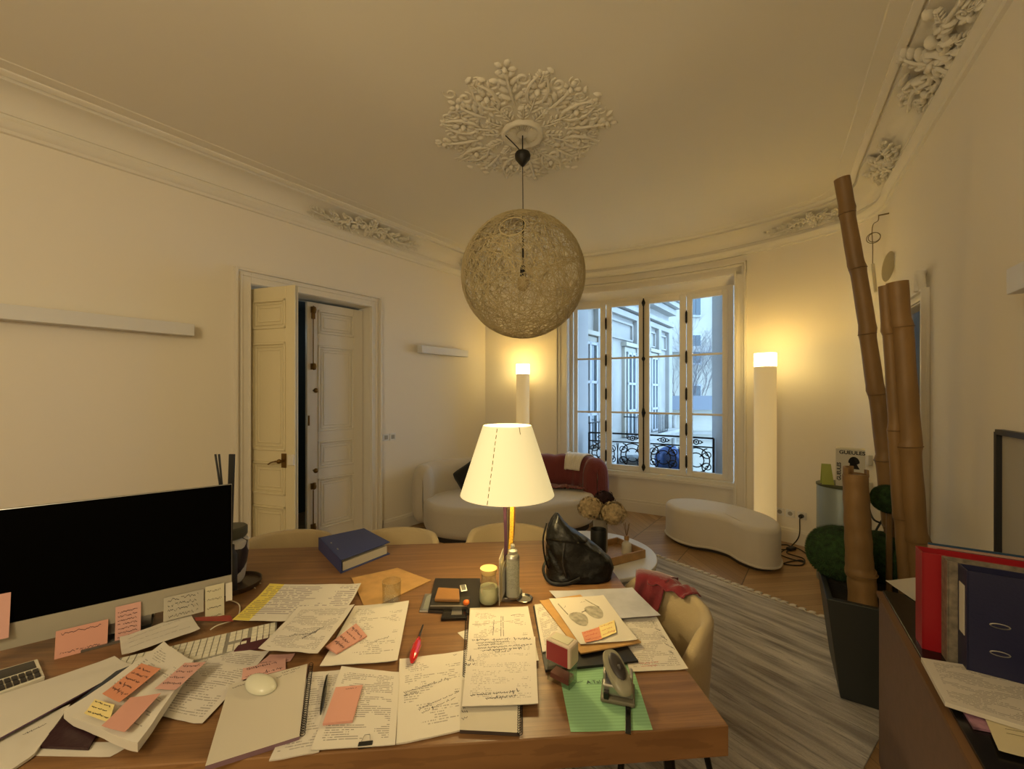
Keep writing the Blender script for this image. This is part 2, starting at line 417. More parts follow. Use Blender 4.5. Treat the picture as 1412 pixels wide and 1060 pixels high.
# ---- cornice, full perimeter
def sweep(path,prof,closed=True):
    P=path; N=len(P); vs=[]
    for i in range(N):
        a=P[i-1] if (closed or i>0) else P[0]; c=P[(i+1)%N] if (closed or i<N-1) else P[-1]
        t1=(P[i]-a); t2=(c-P[i])
        if t1.length<1e-6: t1=t2
        if t2.length<1e-6: t2=t1
        t1.normalize(); t2.normalize(); n1=V((t1.y,-t1.x,0)); n2=V((t2.y,-t2.x,0)); m=(n1+n2)
        m=m/ max(.3,(1+n1.dot(n2)))
        for o,z in prof: vs.append(P[i]+m*o+V((0,0,z)))
    k=len(prof); fs=[]
    for i in range(N if closed else N-1):
        j=(i+1)%N
        for q in range(k-1): fs.append((i*k+q,j*k+q,j*k+q+1,i*k+q+1))
    mb=MB(); mb.add(vs,fs,smooth=True); return mb
prof=[(0,3.175),(.018,3.18),(.022,3.20),(.03,3.205),(.048,3.225),(.055,3.245),(.05,3.26),(.036,3.264),(.036,3.282)]
for k in range(9):
    a=PI/2*k/8; prof.append((.20-.155*math.cos(a),3.285+.125*math.sin(a)))
prof+=[(.2,3.412),(.2015,3.44),(.214,3.44),(.2155,3.424),(.24,3.432),(.252,3.438),(.254,3.446),(.345,3.446),(.352,3.4505)]
base_outline=[Lw(-8)]+[Lw(t) for t in (-6,-4,-2,0)]+curve+[Rw(.9),Rw(0),Rw(-2.5),Rw(-5)]
struct(sweep(base_outline,prof).build('trim_1',PLASTER,split=28),'deep plaster cornice with a hollow cove running round the ceiling')
# ---- baseboards
bprof=[(.0,.155),(.008,.155),(.016,.145),(.018,.13),(.022,.125),(.022,0)]
def board(name,path,lab=None): struct(sweep(path,bprof,False).build(name,TRIM,split=30),lab)
board('baseboard_left',[Lw(-8),Lw(DL0-.16)]); board('baseboard_far',[Lw(DL1+.16),Lw(1.42)]+seg_pts(0.001,di(766)))
board('baseboard_window',seg_pts(iA,iB,.075)); board('baseboard_corner',seg_pts(di(1030),NI)+[Rw(DR1+.1)])
board('baseboard_right',[Rw(DR0-.1),Rw(-5)])
# ---- left double door
def casing(mb,W,t0,t1,zt,w,steps):
    for f0,f1,pr in steps:
        for s,tt in ((-1,t0),(1,t1)):
            a,c=sorted((tt+s*w*f0,tt+s*w*f1)); p=[W(a,0,0),W(c,0,0),W(c,pr,0),W(a,pr,0)]
            mb.prism([(q.x,q.y) for q in p],0,zt+w*f1)
        p=[W(t0-w*f0,0,0),W(t1+w*f0,0,0),W(t1+w*f0,pr,0),W(t0-w*f0,pr,0)]
        mb.prism([(q.x,q.y) for q in p],zt+w*f0,zt+w*f1)
cs=((0,1,.02),(.03,.16,.035),(.5,.62,.03),(.8,.98,.05))
d1=thing('door_1',None,None); struct(d1,'tall panelled double door in the left wall, left leaf ajar')
mb=MB(); casing(mb,Lw,DL0,DL1,DLZ,.13,cs)
mb.build('door_casing',TRIM,d1,bevel=.004)
def leaf(name,p0,p1,zt,panels,mat,parent,th=.04,side=1,sty=.1,lab=None):
    """panelled leaf from hinge p0 to free edge p1; raised mouldings on both faces"""
    p0=V((p0[0],p0[1],0));p1=V((p1[0],p1[1],0)); d=(p1-p0); L=d.length; d.normalize(); rz=math.atan2(d.y,d.x); n=V((-d.y,d.x,0))
    mb=MB(); 
    def bx(s0,s1,z0,z1,t0,t1):
        m=p0+d*(s0+s1)/2+n*(t0+t1)/2; mb.box((m.x,m.y,(z0+z1)/2),(s1-s0,t1-t0,z1-z0),rz)
    z0=.01; core=th*.25
    bx(0,L,z0,zt,-core,core)
    bx(0,sty,z0,zt,-th/2,th/2); bx(L-sty,L,z0,zt,-th/2,th/2)
    zs=[z0]+[x for q in panels for x in q]+[zt]
    for i in range(0,len(zs),2): bx(sty,L-sty,zs[i],zs[i+1],-th/2,th/2)
    for a,c in panels:
        for sg in (-1,1):
            for ins,w,pr in ((0,.018,th/2+.008),(.032,.010,th/2-.002),(.06,.012,th/2-.004)):
                u0,u1,w0,w1=sty+ins,L-sty-ins,a+ins,c-ins
                if u1-u0<.04 or w1-w0<.04: continue
                t0,t1=sorted((sg*core,sg*pr))
                bx(u0,u0+w,w0,w1,t0,t1);bx(u1-w,u1,w0,w1,t0,t1);bx(u0,u1,w0,w0+w,t0,t1);bx(u0,u1,w1-w,w1,t0,t1)
    o=mb.build(name,mat,parent,bevel=.003,seg=1)
    if lab: o['label']=lab
    return o,(p0,d,n,L)
hinge=Lw(DL0+.01,-.13); freeL=(-1.83,3.45)
pan=[(.17,.62),(.74,1.0),(1.1,1.95),(2.06,2.4)]
panL=[(.12,.5),(.60,.95),(1.12,2.0),(2.1,2.42)]
lfL,fL=leaf('door_leaf',(hinge.x,hinge.y),freeL,2.51,[(.17,.62),(.72,1.0),(1.1,2.03),(2.15,2.4)],LEAFC,d1,lab='door leaf opened into the room')
q0=Lw(DL1-.005,-.15);q1=Lw(-1.105,-.15)
lfR,fR=leaf('door_leaf',(q0.x,q0.y),(q1.x,q1.y),2.51,[(.2,.72),(.82,1.1),(1.2,2.08),(2.2,2.44)],TRIM,d1,sty=.11,lab='closed door leaf with a long bolt rod')
# handle on the left leaf
p0,d,n,L=fL; nr=n if n.dot(V((0,0,0))-p0)>0 else -n
hc=p0+d*(L-.11)+nr*.025+V((0,0,1.02))
mb=MB(); mb.box(hc,(.045,.012,.12),math.atan2(d.y,d.x))
mb.tube([hc,hc+nr*.05],.011,10); mb.blob(hc+nr*.05,(.02,.02,.02),10,8)
mb.tube(catmull([hc+nr*.05,hc+nr*.06-d*.03,hc+nr*.055-d*.08-V((0,0,.012)),hc+nr*.045-d*.12-V((0,0,.03))],5),[.011]*6+[.009]*10,10,flat=.7)
h=mb.build('door_handle',BRASS,lfL); 
mb=MB(); k0=p0+d*(L-.03)+nr*.028+V((0,0,1.03)); mb.box(k0,(.06,.02,.09),math.atan2(d.y,d.x)); mb.build('lock_case',TRIM,lfL,bevel=.003)
# bolt rod on the right leaf
p0,d,n,L=fR; nr=n if n.dot(V((0,0,0))-p0)>0 else -n
e=p0+d*(L-.055)+nr*.035
mb=MB(); mb.tube([e+V((0,0,1.86)),e+V((0,0,2.47))],.006,8); mb.tube([e+V((0,0,.2)),e+V((0,0,.62))],.006,8)
hl=bpy.data.lights.new('hall_fill','POINT'); hl.energy=3; hl.color=(.8,.95,.9); hl.shadow_soft_size=.1; ho=bpy.data.objects.new('hall_fill',hl); coll.objects.link(ho); ho.location=Lw(-1.3,-1.1,2.3)  # dim light added in the unseen hall to lift the dark door gap
for z in (2.43,1.86,.66,.25): mb.box(e+V((0,0,z)),(.045,.02,.06),math.atan2(d.y,d.x)); mb.blob(e+nr*.012+V((0,0,z)),(.026,.02,.036),8,6)
mb.box(e+V((0,0,2.4)),(.03,.02,.12),math.atan2(d.y,d.x))
for z in (1.62,.82): mb.tube([e+V((0,0,z)),e+nr*.04+V((0,0,z))],.008,8); mb.blob(e+nr*.05+V((0,0,z)),(.024,.024,.024),10,8)
mb.box(e+d*.045+V((0,0,1.32)),(.012,.012,.1),math.atan2(d.y,d.x))
mb.build('bolt_rod',BRASS,lfR)
# narrow fixed strip with frame behind the gap, and the dim hall
mb=MB(); wall_seg(mb,lambda t,o,z:Lw(t,o-.2,z),-1.72,-.42,2.535,2.6,.1)
mb.build('door_lining',TRIM,d1)
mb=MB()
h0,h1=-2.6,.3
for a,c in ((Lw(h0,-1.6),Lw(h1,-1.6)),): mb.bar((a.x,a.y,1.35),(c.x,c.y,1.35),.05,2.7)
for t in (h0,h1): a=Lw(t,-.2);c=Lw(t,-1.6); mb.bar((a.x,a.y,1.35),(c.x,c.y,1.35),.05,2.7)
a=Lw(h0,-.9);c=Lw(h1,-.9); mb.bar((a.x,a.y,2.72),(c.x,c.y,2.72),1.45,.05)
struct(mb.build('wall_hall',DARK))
# ---- right doorway
d2=thing('door_2',None,None); struct(d2,'open doorway with white casing in the right wall')
mb=MB(); casing(mb,Rw,DR0,DR1,DRZ,.075,((0,1,.018),(.1,.3,.03),(.75,.97,.04)))
a=Rw(DR0-.035,.03); 
mb.build('door_casing',TRIM,d2,bevel=.003)
mb=MB(); c=Rw(DR0-.01,.035,DRZ+.13); mb.lathe([(.015,-.07),(.022,-.02),(.03,.05),(.028,.06),(0,.06)],12,c,axis=Matrix.Rotation(R(12),3,'Y')); 
c=Rw(DR0-.06,.035,DRZ+.115); mb.lathe([(.015,-.07),(.02,-.02),(.026,.05),(.024,.055),(0,.055)],12,c,axis=Matrix.Rotation(R(-14),3,'Y'))
mb.build('door_bracket',PLASTER,d2)
NAVY=M('dark slate wall paint',(52,62,80),.7)
mb=MB()
def rr(t,o): return Rw(t,o)
for a,c in ((rr(.2,-1.9),rr(3.2,-1.9)),(rr(.2,-.15),rr(.2,-1.9)),(rr(3.2,-.4),rr(3.2,-1.9))): mb.bar((a.x,a.y,1.35),(c.x,c.y,1.35),.05,2.7)
a=rr(.2,-1.05);c=rr(3.2,-1.05); mb.bar((a.x,a.y,2.72),(c.x,c.y,2.72),1.8,.05)
struct(mb.build('wall_side_room',NAVY))
# ---- plaster ornament
def F3(c,u,w,nrmv):
    u=V(u).normalized(); nrmv=V(nrmv).normalized(); w=nrmv.cross(u).normalized()
    return Matrix((u,w,nrmv)).transposed(), V(c)
class Orn:
    def __init__(s,mb,c,u,n): s.mb=mb; s.A,s.c=F3(c,u,None,n)
    def P(s,x,y,h=0): return s.c+s.A@V((x,y,h*s.fl))
    fl=.7
    def scroll(s,x,y,r,turn=1.4,a0=0,dirn=1,w=.012,taper=.35):
        pts=[];rad=[];N=int(14*turn)
        for i in range(N+1):
            t=i/N; a=a0+dirn*2*PI*turn*t; q=r*(1-.82*t); pts.append(s.P(x+q*math.cos(a),y+q*math.sin(a),w*.1)); rad.append(w*(taper+(1-taper)*math.sin(PI*min(1,t*.9+.1))))
        s.mb.tube(pts,rad,6); s.mb.blob(s.P(x,y,0),(w*1.2,w*1.2,w*1.2*s.fl),6,4)
    def stem(s,pp,w=.01): 
        q=catmull([s.P(*p) if len(p)==3 else s.P(p[0],p[1],w*.3) for p in pp],5); n=len(q); s.mb.tube(q,[w*(.35+.65*math.sin(PI*(.15+.8*i/(n-1)))) for i in range(n)],6)
    def leaf(s,x,y,a,L,w,h=.02):
        Mx=s.A@Matrix.Rotation(a,3,'Z')
        s.mb.blob(s.P(x+math.cos(a)*L/2,y+math.sin(a)*L/2,0),(L/2,w/2,h*s.fl),6,5,Mx)
    def acanthus(s,x,y,a,L,w,h=.02):
        s.stem([(x,y),(x+math.cos(a)*L*.5,y+math.sin(a)*L*.5,h*.7),(x+math.cos(a)*L,y+math.sin(a)*L,h*.5)],w*.07)
        for t in (.12,.36,.6,.8):
            for sg in (-1,1):
                s.leaf(x+math.cos(a)*L*t,y+math.sin(a)*L*t,a+sg*.85,w*(.75-.35*t),w*.26,h*.8)
        s.leaf(x+math.cos(a)*L*.75,y+math.sin(a)*L*.75,a,L*.3,w*.3,h)
    def flower(s,x,y,r,h=.02,n=5):
        for k in range(n):
            b=2*PI*k/n; s.leaf(x+r*.2*math.cos(b),y+r*.2*math.sin(b),b,r*.85,r*.6,h)
        s.mb.blob(s.P(x,y,h*.7),(r*.25,r*.25,h*.6),6,4)
mb=MB(); rc=V((.075,2.90,ZC)); O=Orn(mb,rc,(1,0,0),(0,0,-1)); O.fl=.42
Rm=lambda a:(math.cos(a),math.sin(a))
mb.lathe([(.0,-.004),(.03,-.012),(.06,-.004),(.105,-.012),(.125,-.026),(.135,-.03),(.145,-.024),(.15,-.0)],48,rc,cap=False)
for k in range(36):
    a=2*PI*k/36; O.leaf(.03*math.cos(a),.03*math.sin(a),a,.10,.011,.05)
for k in range(12):
    a=2*PI*k/12; O.acanthus(.145*math.cos(a),.145*math.sin(a),a,.14,.08,.04)
for k in range(8):
    a=2*PI*k/8+.2; c_,s_=Rm(a); big=(k%2==0)
    L=.64 if big else .56
    O.acanthus(.30*c_,.30*s_,a,L-.36,.16,.045); O.flower((L-.05)*c_,(L-.05)*s_,.07,.03)
    O.scroll(.36*c_-.07*s_,.36*s_+.07*c_,.055,1.5,a,1,.013); O.scroll(.36*c_+.07*s_,.36*s_-.07*c_,.055,1.5,a,-1,.013)
    O.scroll(.50*c_-.09*s_,.50*s_+.09*c_,.05,1.4,a+1,1,.012); O.scroll(.50*c_+.09*s_,.50*s_-.09*c_,.05,1.4,a-1,-1,.012)
    a2=a+PI/8; c_,s_=Rm(a2); 
    O.flower(.42*c_,.42*s_,.085,.04,6); O.acanthus(.2*c_,.2*s_,a2,.18,.09,.035); O.acanthus(.47*c_,.47*s_,a2,.1,.1,.03)
    O.stem([(.30*c_,.30*s_),(.36*c_-.05*s_,.36*s_+.05*c_,.02),(.46*c_-.06*s_,.46*s_+.06*c_,.02),(.55*c_-.02*s_,.55*s_+.02*c_,.01)],.013)
    O.stem([(.30*c_,.30*s_),(.36*c_+.05*s_,.36*s_-.05*c_,.02),(.46*c_+.06*s_,.46*s_-.06*c_,.02),(.55*c_+.02*s_,.55*s_-.02*c_,.01)],.013)
    for q in range(14):
        rr_=.24+.36*rnd.random(); aa=a+rnd.random()*PI/4; (O.leaf(rr_*math.cos(aa),rr_*math.sin(aa),rnd.random()*6.3,.06,.03,.045) if q%2 else O.scroll(rr_*math.cos(aa),rr_*math.sin(aa),.028+.02*rnd.random(),1.2,rnd.random()*6,rnd.choice((-1,1)),.008))
struct(mb.build('trim_2',PLASTER,split=60),'round plaster ceiling rose of scrolls and leaves above the globe lamp')
def cart(W,t0,L,big=1.0,nm='trim_3',lab=None,flip=1,off=.105,zz=3.33):
    mb=MB(); c=W(t0,off,zz); u=W(t0+1,off,zz)-c; u.z=0
    inn=W(t0,off+1,zz)-c; inn.z=0; n=(inn.normalized()*.62+V((0,0,-.78)))
    O=Orn(mb,c,u,n); k=big
    O.scroll(0,0,.075*k,1.3,0,1,.016*k); O.flower(0,0,.05*k,.03*k); 
    O.acanthus(0,-.02,PI/2,.16*k,.11*k,.035*k); O.acanthus(0,.02,-PI/2,.13*k,.10*k,.035*k)
    for sg in (-1,1):
        x=.1*k; i=0
        while x<L:
            f=1-.65*x/L; O.scroll(sg*x,.025*(-1)**i,.055*k*f,1.4,PI/2*(1-sg),sg*(-1)**i,.012*k*f)
            O.leaf(sg*(x+.03),-.04*(-1)**i*f,sg*.5+(PI if sg<0 else 0),.09*k*f,.035*k*f,.025*k*f)
            O.acanthus(sg*(x+.02),.05*(-1)**i*f,(0 if sg>0 else PI)+sg*.6*(-1)**i,.10*k*f,.06*k*f,.022)
            for q in range(4): O.leaf(sg*(x+rnd.uniform(-.03,.05)),rnd.uniform(-.075,.075)*k*(.5+.5*f),rnd.random()*6.3,.07*k*f,.032*k*f,.045*k*f)
            x+=.085*k*(.55+.45*f); i+=1
        O.stem([(sg*.05,0),(sg*L*.3,.03),(sg*L*.6,-.02),(sg*L*1.05,0)],.012*k)
    struct(mb.build(nm,PLASTER,split=60),lab)
cart(Lw,-.55,.62,1.0,'trim_3','scrolled plaster cartouche on the left cornice above the door')
cart(Lw,1.15,.36,.8,'trim_4','scrolled plaster ornament of the cornice at the far left corner, behind the globe')
cart(Rw,.42,.42,1.35,'trim_5','large scrolled plaster cartouche at the top right of the cornice')
cart(Rw,1.55,.30,1.0,'trim_6','scrolled plaster ornament of the cornice above the bamboo poles')
def Cv(t,o,z):
    i=max(0,min(len(curve)-1.001,t)); j=int(i); p=curve[j].lerp(curve[j+1],i-j)+nrm(j)*o; return V((p.x,p.y,z))
def Cf(i):
    n=nrm(int(i)); p=curve[int(i)]; tdir=V((-n.y,n.x,0)); return lambda t,o,z: V(((p+tdir*(t-0)+n*o).x,(p+tdir*t+n*o).y,z))
cart(Cf(di(1130)),0,.42,.75,'trim_7','low scrolled plaster ornament of the cornice right of the window')
# ================================================================ living area
BOUCLE=M('oatmeal boucle fabric',(196,186,168),.95,bump=(160,.5,.004),sheen=.3,spec=.1)
OTTO=M('cream boucle fabric',(214,204,186),.95,bump=(180,.6,.004),sheen=.3,spec=.1)
# ---- sofa
so=thing('sofa','curved oatmeal boucle sofa with a wraparound back standing under the left floor lamp','sofa',(0,4.85,0))
seat_poly=catmull([(-.99,4.72,0),(-.97,4.5,0),(-.80,4.27,0),(-.42,4.16,0),(0,4.2,0),(.42,4.38,0),(.82,4.60,0),(.98,4.82,0),(.95,5.05,0),(.6,5.2,0),(0,5.25,0),(-.5,5.2,0),(-.85,5.02,0)],6,True)
mb=MB(); mb.rounded([(p.x,p.y) for p in seat_poly],.05,.40,.07,.1,crown=.02,seg=7)
mb.build('seat',BOUCLE,so,True,split=0)
bpath=catmull([(-1.01,4.60,0),(-1.03,4.80,0),(-.89,5.03,0),(-.57,5.21,0),(-.1,5.32,0),(.4,5.33,0),(.78,5.24,0),(1.0,5.04,0),(1.02,4.86,0)],8)
def sec(i,phi,grow=0,hx=.125):
    P=bpath; n=len(P)-1; i=max(0,min(n,i)); j=min(int(i),n-1); p=P[j].lerp(P[j+1],i-j)
    t=(P[min(j+2,n)]-P[max(j-1,0)]).normalized(); nn=V((t.y,-t.x,0))    # towards the seat
    e=1.0; s=min(i,n-i)/5.0
    if s<1: e=math.sqrt(max(0,1-(1-s)**2))*.97+.03
    c,s_=math.cos(phi),math.sin(phi); q=(hx+grow)*e; 
    x=q*math.copysign(abs(c)**.75,c); z=(.335*(.55+.45*e)+grow)*math.copysign(abs(s_)**.6,s_)
    return p+nn*x+V((0,0,.425+z))
def back_fn(u,v): return sec(u*(len(bpath)-1),v*2*PI)
mb=MB(); mb.grid(back_fn,60,36)
mb.build('backrest',BOUCLE,so,True,split=0)
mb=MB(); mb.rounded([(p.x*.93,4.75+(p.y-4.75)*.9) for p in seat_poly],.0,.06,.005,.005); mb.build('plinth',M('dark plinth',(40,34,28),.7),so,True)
# ---- black cushion
def pillow(mb,w,h,t,Mx):
    def fn(u,v,s):
        a,b=u*2-1,v*2-1; k=(1-a**4)*(1-b**4); ww=1-.10*(1-b*b)*0-.07*abs(a)**2*(1-abs(b))
        return Mx@V((a*w/2*(1-.06*(1-b*b)*abs(a)),b*h/2*(1-.06*(1-a*a)*abs(b)),s*t/2*k**.45))
    mb.grid(lambda u,v:fn(u,v,1),16,16); mb.grid(lambda u,v:fn(u,v,-1),16,16)
BLKF=M('black knitted fabric',(20,20,20),.9,bump=(90,.5,.004),sheen=.2)
mb=MB(); Mx=Matrix.Translation((-.47,4.97,.555))@Matrix.Rotation(R(-12),4,'Z')@Matrix.Rotation(R(68),4,'X')@Matrix.Rotation(R(38),4,'Z'); pillow(mb,.43,.43,.15,Mx)
tag(mb.build('cushion',BLKF,split=0),'black cushion leaning on the sofa back left of the table lamp','cushion')
# ---- throws
WINE=M('wine red woven throw',(112,48,46),.95,bump=(70,.6,.006),sheen=.3)
def throw(name,i0,i1,mat,label,grow,fwd=0,seed=0,phi0=-.5,phi1=3.6,wr=.012,side=0):
    mb=MB()
    def fn(u,v):
        i=i0+(i1-i0)*u; ph=phi0+(phi1-phi0)*v
        p=sec(i,ph,grow); c=sec(i,0,0); c2=V((c.x,c.y,.43)); 
        w_=noise.noise(V((u*9+seed,v*2.2,seed)))*wr+abs(math.sin(u*26+seed+v))*wr*.5
        d=(p-V((sec(i,PI/2).x,sec(i,PI/2).y,.43))); d.normalize(); return p+d*max(0,w_+wr*.6)
    mb.grid(fn,44,40)
    if i1>NB*.98:
        def f3(u,v):
            i=NB*(.90+.1*(1-(1-u)**2)); ph=-1.35+5.8*v; p=sec(i,ph,grow+.012); return p+V((.003*math.sin(v*40),-.012-.004*math.sin(v*33),0))
        mb.grid(f3,24,60)
    if fwd:
        P0=[fn(k/44,0) for k in range(45)]
        def f2(u,v):
            k=min(44,int(round(u*44))); p=P0[k]; i=i0+(i1-i0)*u; a=sec(i,0);b=sec(i,PI); nn=(a-b); nn.z=0; nn.normalize()
            L=fwd*(.75+.25*math.sin(u*5+1))*v
            z=.437+.02*abs(noise.noise(V((u*8,v*3,seed+4))))+.012*abs(math.sin(u*22+v*5))
            q=V((p.x,p.y,0))+nn*L; zz=p.z*(1-min(1,v*6))+z*min(1,v*6)
            return V((q.x,q.y,zz))
        mb.grid(f2,44,18)
    return tag(mb.build(name,mat,solid=.008,split=0),label,'throw')
NB=len(bpath)-1
throw('throw_blanket',NB*.60,NB*.992,WINE,'wine red throw draped over the right end of the sofa',.016,.26,1,phi0=.0,phi1=3.7,wr=.016)
CREAMT=M('cream fleece throw',(220,212,196),.95,bump=(60,.6,.006),sheen=.4)
throw('small_blanket',NB*.725,NB*.84,CREAMT,'folded cream blanket lying over the wine red throw on the sofa back','.035' and .05,0,5,phi0=.35,phi1=3.0,wr=.012)
# wine throw falling over the right front end of the seat
# ---- floor lamps
PAPERT=M('white lamp tube',(238,226,196),.7,emit=(255,214,140),estr=.28)
GLOW=M('glowing lamp cap',(255,240,200),.6,emit=(255,222,140),estr=15*LK)
def floor_lamp(x,y,label,zt=2.0,r=.1):
    t=thing('floor_lamp',label,'floor lamp',(x,y,0),0,'white tube floor lamps by the window')
    mb=MB(); mb.lathe([(r*.8,0),(r,.0),(r,zt-.135)],40,cap=False); mb.build('tube',PAPERT,t)
    mb=MB(); mb.lathe([(r*1.0,zt-.135),(r,zt),(r*.96,zt),(r*.96,zt-.12)],40,cap=False); mb.build('glowing_cap',GLOW,t)
    mb=MB(); mb.lathe([(0,0),(r*.78,0),(r*.78,.02),(0,.02)],32); mb.build('base',TRIM,t)
    mb=MB(); mb.lathe([(0,zt-.16),(.03,zt-.15),(.035,zt-.09),(.02,zt-.06),(0,zt-.055)],16); mb.build('bulb',GLOW,t)
    return t
floor_lamp(2.60,4.17,'tall white tube floor lamp between the window and the wall sockets')
fl2=floor_lamp(.15,5.62,'tall white tube floor lamp behind the sofa, left of the window',zt=1.99,r=.092)
# ---- kidney ottoman
ot=thing('ottoman','low kidney-shaped cream boucle ottoman on the parquet below the window','ottoman',(2.1,4.2,0))
op=catmull([(1.71,4.42,0),(1.745,4.25,0),(1.85,4.13,0),(1.99,4.06,0),(2.09,3.93,0),(2.12,3.74,0),(2.21,3.61,0),(2.38,3.62,0),(2.53,3.84,0),(2.56,4.08,0),(2.47,4.35,0),(2.28,4.58,0),(2.05,4.70,0),(1.84,4.68,0),(1.73,4.57,0)],6,True)
mb=MB(); mb.rounded([(p.x,p.y) for p in op],.025,.385,.05,.02,crown=.012,seg=7); bo=mb.build('body',OTTO,ot,True,split=0)
cen=V((2.13,4.17,0)); mb=MB(); mb.tube([V((cen.x+(p.x-cen.x)*1.004,cen.y+(p.y-cen.y)*1.004,.045)) for p in op],.012,6,closed=True); mb.build('piping',OTTO,bo,True)
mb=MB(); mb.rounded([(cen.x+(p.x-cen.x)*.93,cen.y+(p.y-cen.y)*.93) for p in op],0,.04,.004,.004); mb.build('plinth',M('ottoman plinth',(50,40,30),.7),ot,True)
# ---- coffee table
ct=thing('coffee_table','round white coffee table on the rug between sofa and desk','coffee table',(.62,3.12,0))
WHITE=M('white lacquer',(222,220,216),.35)
mb=MB(); cp=[(.47*math.cos(2*PI*k/64),.47*math.sin(2*PI*k/64)) for k in range(64)]; mb.rounded(cp,.352,.38,.008,.008); mb.build('tabletop',WHITE,ct,split=0)
mb=MB(); mb.lathe([(.46,.352),(.455,.30),(.0,.30)],64,cap=False); mb.build('apron',M('table edge grey',(150,146,140),.6),ct)
for k in range(3):
    a=2*PI*k/3+.5; mb=MB(); mb.tube([(.3*math.cos(a),.3*math.sin(a),.31),(.36*math.cos(a),.36*math.sin(a),.016)],[.03,.02],12); mb.build('leg',M('table leg grey',(150,146,140),.6) if k==0 else bpy.data.materials['table leg grey'],ct)
# tray on it
OAK=M('light oak',(176,138,92),.5,var=(14,.12),stretch=(1,14,1))
tx=(.70,2.95); tz=.381
tr_=thing('serving_tray','shallow light oak tray on the coffee table','tray',(.73,3.03,tz),R(28))
mb=MB(); mb.box((0,0,.006),(.42,.30,.012)); mb.build('tray_base',OAK,tr_,bevel=.002)
for c,d in (((0,.144,.03),(.42,.012,.06)),((0,-.144,.03),(.42,.012,.06)),((.204,0,.03),(.012,.276,.06)),((-.204,0,.03),(.012,.276,.06))):
    mb=MB(); mb.box(c,d); mb.build('tray_rim',OAK,tr_,bevel=.002)
# reed diffuser
p=at(862,757,.393+.0); p=V((.855,3.03,.394))
t=thing('reed_diffuser','small white reed diffuser bottle standing in the oak tray','diffuser',p)
mb=MB(); mb.lathe([(0,0),(.034,0),(.036,.01),(.036,.07),(.03,.085),(.016,.095),(.015,.11)],24); mb.build('bottle',M('frosted white glass',(212,206,194),.3),t)
mb=MB(); mb.lathe([(.0,.108),(.018,.108),(.018,.14),(.0,.14)],20); mb.build('collar',OAK,t)
for k in range(4):
    a=k*1.7; mb=MB(); mb.tube([(0,0,.12),(.022*math.cos(a),.022*math.sin(a),.23)],.0022,5); mb.build('reed',M('reed brown',(130,98,60),.8) if k==0 else bpy.data.materials['reed brown'],t)
# vases with hydrangeas
CREAMF=M('dried cream petals',(196,176,140),.9,var=(40,.15)); PLUMF=M('dark plum petals',(46,26,30),.9,var=(40,.3))
def hyd(mb,c,r,seed):
    rg=random.Random(seed); N=150
    for k in range(N):
        z=1-2*(k+.5)/N; a=k*2.39996; q=math.sqrt(1-z*z); d=V((q*math.cos(a),q*math.sin(a),z*.85))
        p=V(c)+d*r*(.78+.26*rg.random()); u=d.orthogonal().normalized(); w_=d.cross(u); s=r*.26
        for j in range(4):
            b=PI/2*j+rg.random()*.5; e=(u*math.cos(b)+w_*math.sin(b)); f=(u*math.cos(b+.8)+w_*math.sin(b+.8)); g=(u*math.cos(b-.8)+w_*math.sin(b-.8))
            mb.add([p,p+f*s*.55+d*s*.2,p+e*s+d*s*.35*(rg.random()),p+g*s*.55+d*s*.2],[(0,1,2,3)],smooth=True)
    mb.blob(c,(r*.8,r*.8,r*.7),10,8)
vx=V((.60,2.98,tz))
t=thing('flower_vase','tall pale grey vase holding dried hydrangeas in the oak tray','vase',(.67,3.075,tz+.0125))
mb=MB(); mb.lathe([(0,0),(.049,0),(.053,.01),(.055,.25),(.051,.255),(.047,.25),(.045,.02),(0,.02)],32); mb.build('vase_body',M('pale grey ceramic',(168,162,152),.4),t)
t=thing('black_vase','matt black cylinder vase in the oak tray in front of the pale grey vase','vase',(.632,2.968,tz+.0125))
mb=MB(); mb.lathe([(0,0),(.050,0),(.054,.01),(.058,.205),(.055,.21),(.050,.20),(.046,.02),(0,.02)],32); mb.build('vase_body',M('matt black ceramic',(18,20,22),.45),t)
def flower(name,label,c,base,r,mat,seed):
    t=thing(name,label,'flower',base,0,'hydrangeas in the vase')
    mb=MB(); hyd(mb,c,r,seed); mb.build('flower_head',mat,t,True,split=0)
    mb=MB(); mb.tube(catmull([V(base),(V(base)+V(c))/2+V((0,0,.05)),V(c)],4),.004,5); mb.build('stem',M('stem '+name+str(seed),(92,84,50),.8),t,True)
b0=V((.67,3.075,tz+.04))
flower('hydrangea','dried cream hydrangea head leaning left over the leather bag',(.585,3.05,.735),b0,.092,CREAMF,1)
flower('hydrangea','dried cream hydrangea head leaning right towards the diffuser',(.745,3.0,.71),b0,.092,CREAMF,2)
flower('hydrangea','dark plum hydrangea head behind the two cream ones',(.725,3.18,.765),b0,.075,PLUMF,3)
# ---- rug
rm_,nt,b=newmat('grey striped woven rug')
tc=nd(nt,'ShaderNodeTexCoord'); mp=nd(nt,'ShaderNodeMapping'); mp.inputs['Rotation'].default_value=(0,0,0); nt.links.new(tc.outputs['Object'],mp.inputs[0])
sp=nd(nt,'ShaderNodeSeparateXYZ'); nt.links.new(tc.outputs['Object'],sp.inputs[0])
def nz(sx,sy,det=3,sc=1.0,off=0):
    c=nd(nt,'ShaderNodeCombineXYZ'); nt.links.new(math_(nt,'MULTIPLY',sp.outputs[0],sx),c.inputs[0]); nt.links.new(math_(nt,'MULTIPLY_ADD',sp.outputs[1],sy,off),c.inputs[1])
    n=nd(nt,'ShaderNodeTexNoise',inp={'Scale':sc,'Detail':det}); nt.links.new(c.outputs[0],n.inputs['Vector']); return n.outputs[0]
strp=nz(1.6,15,4); fine=nz(90,120,2); patch=nz(3,3,3,off=4)
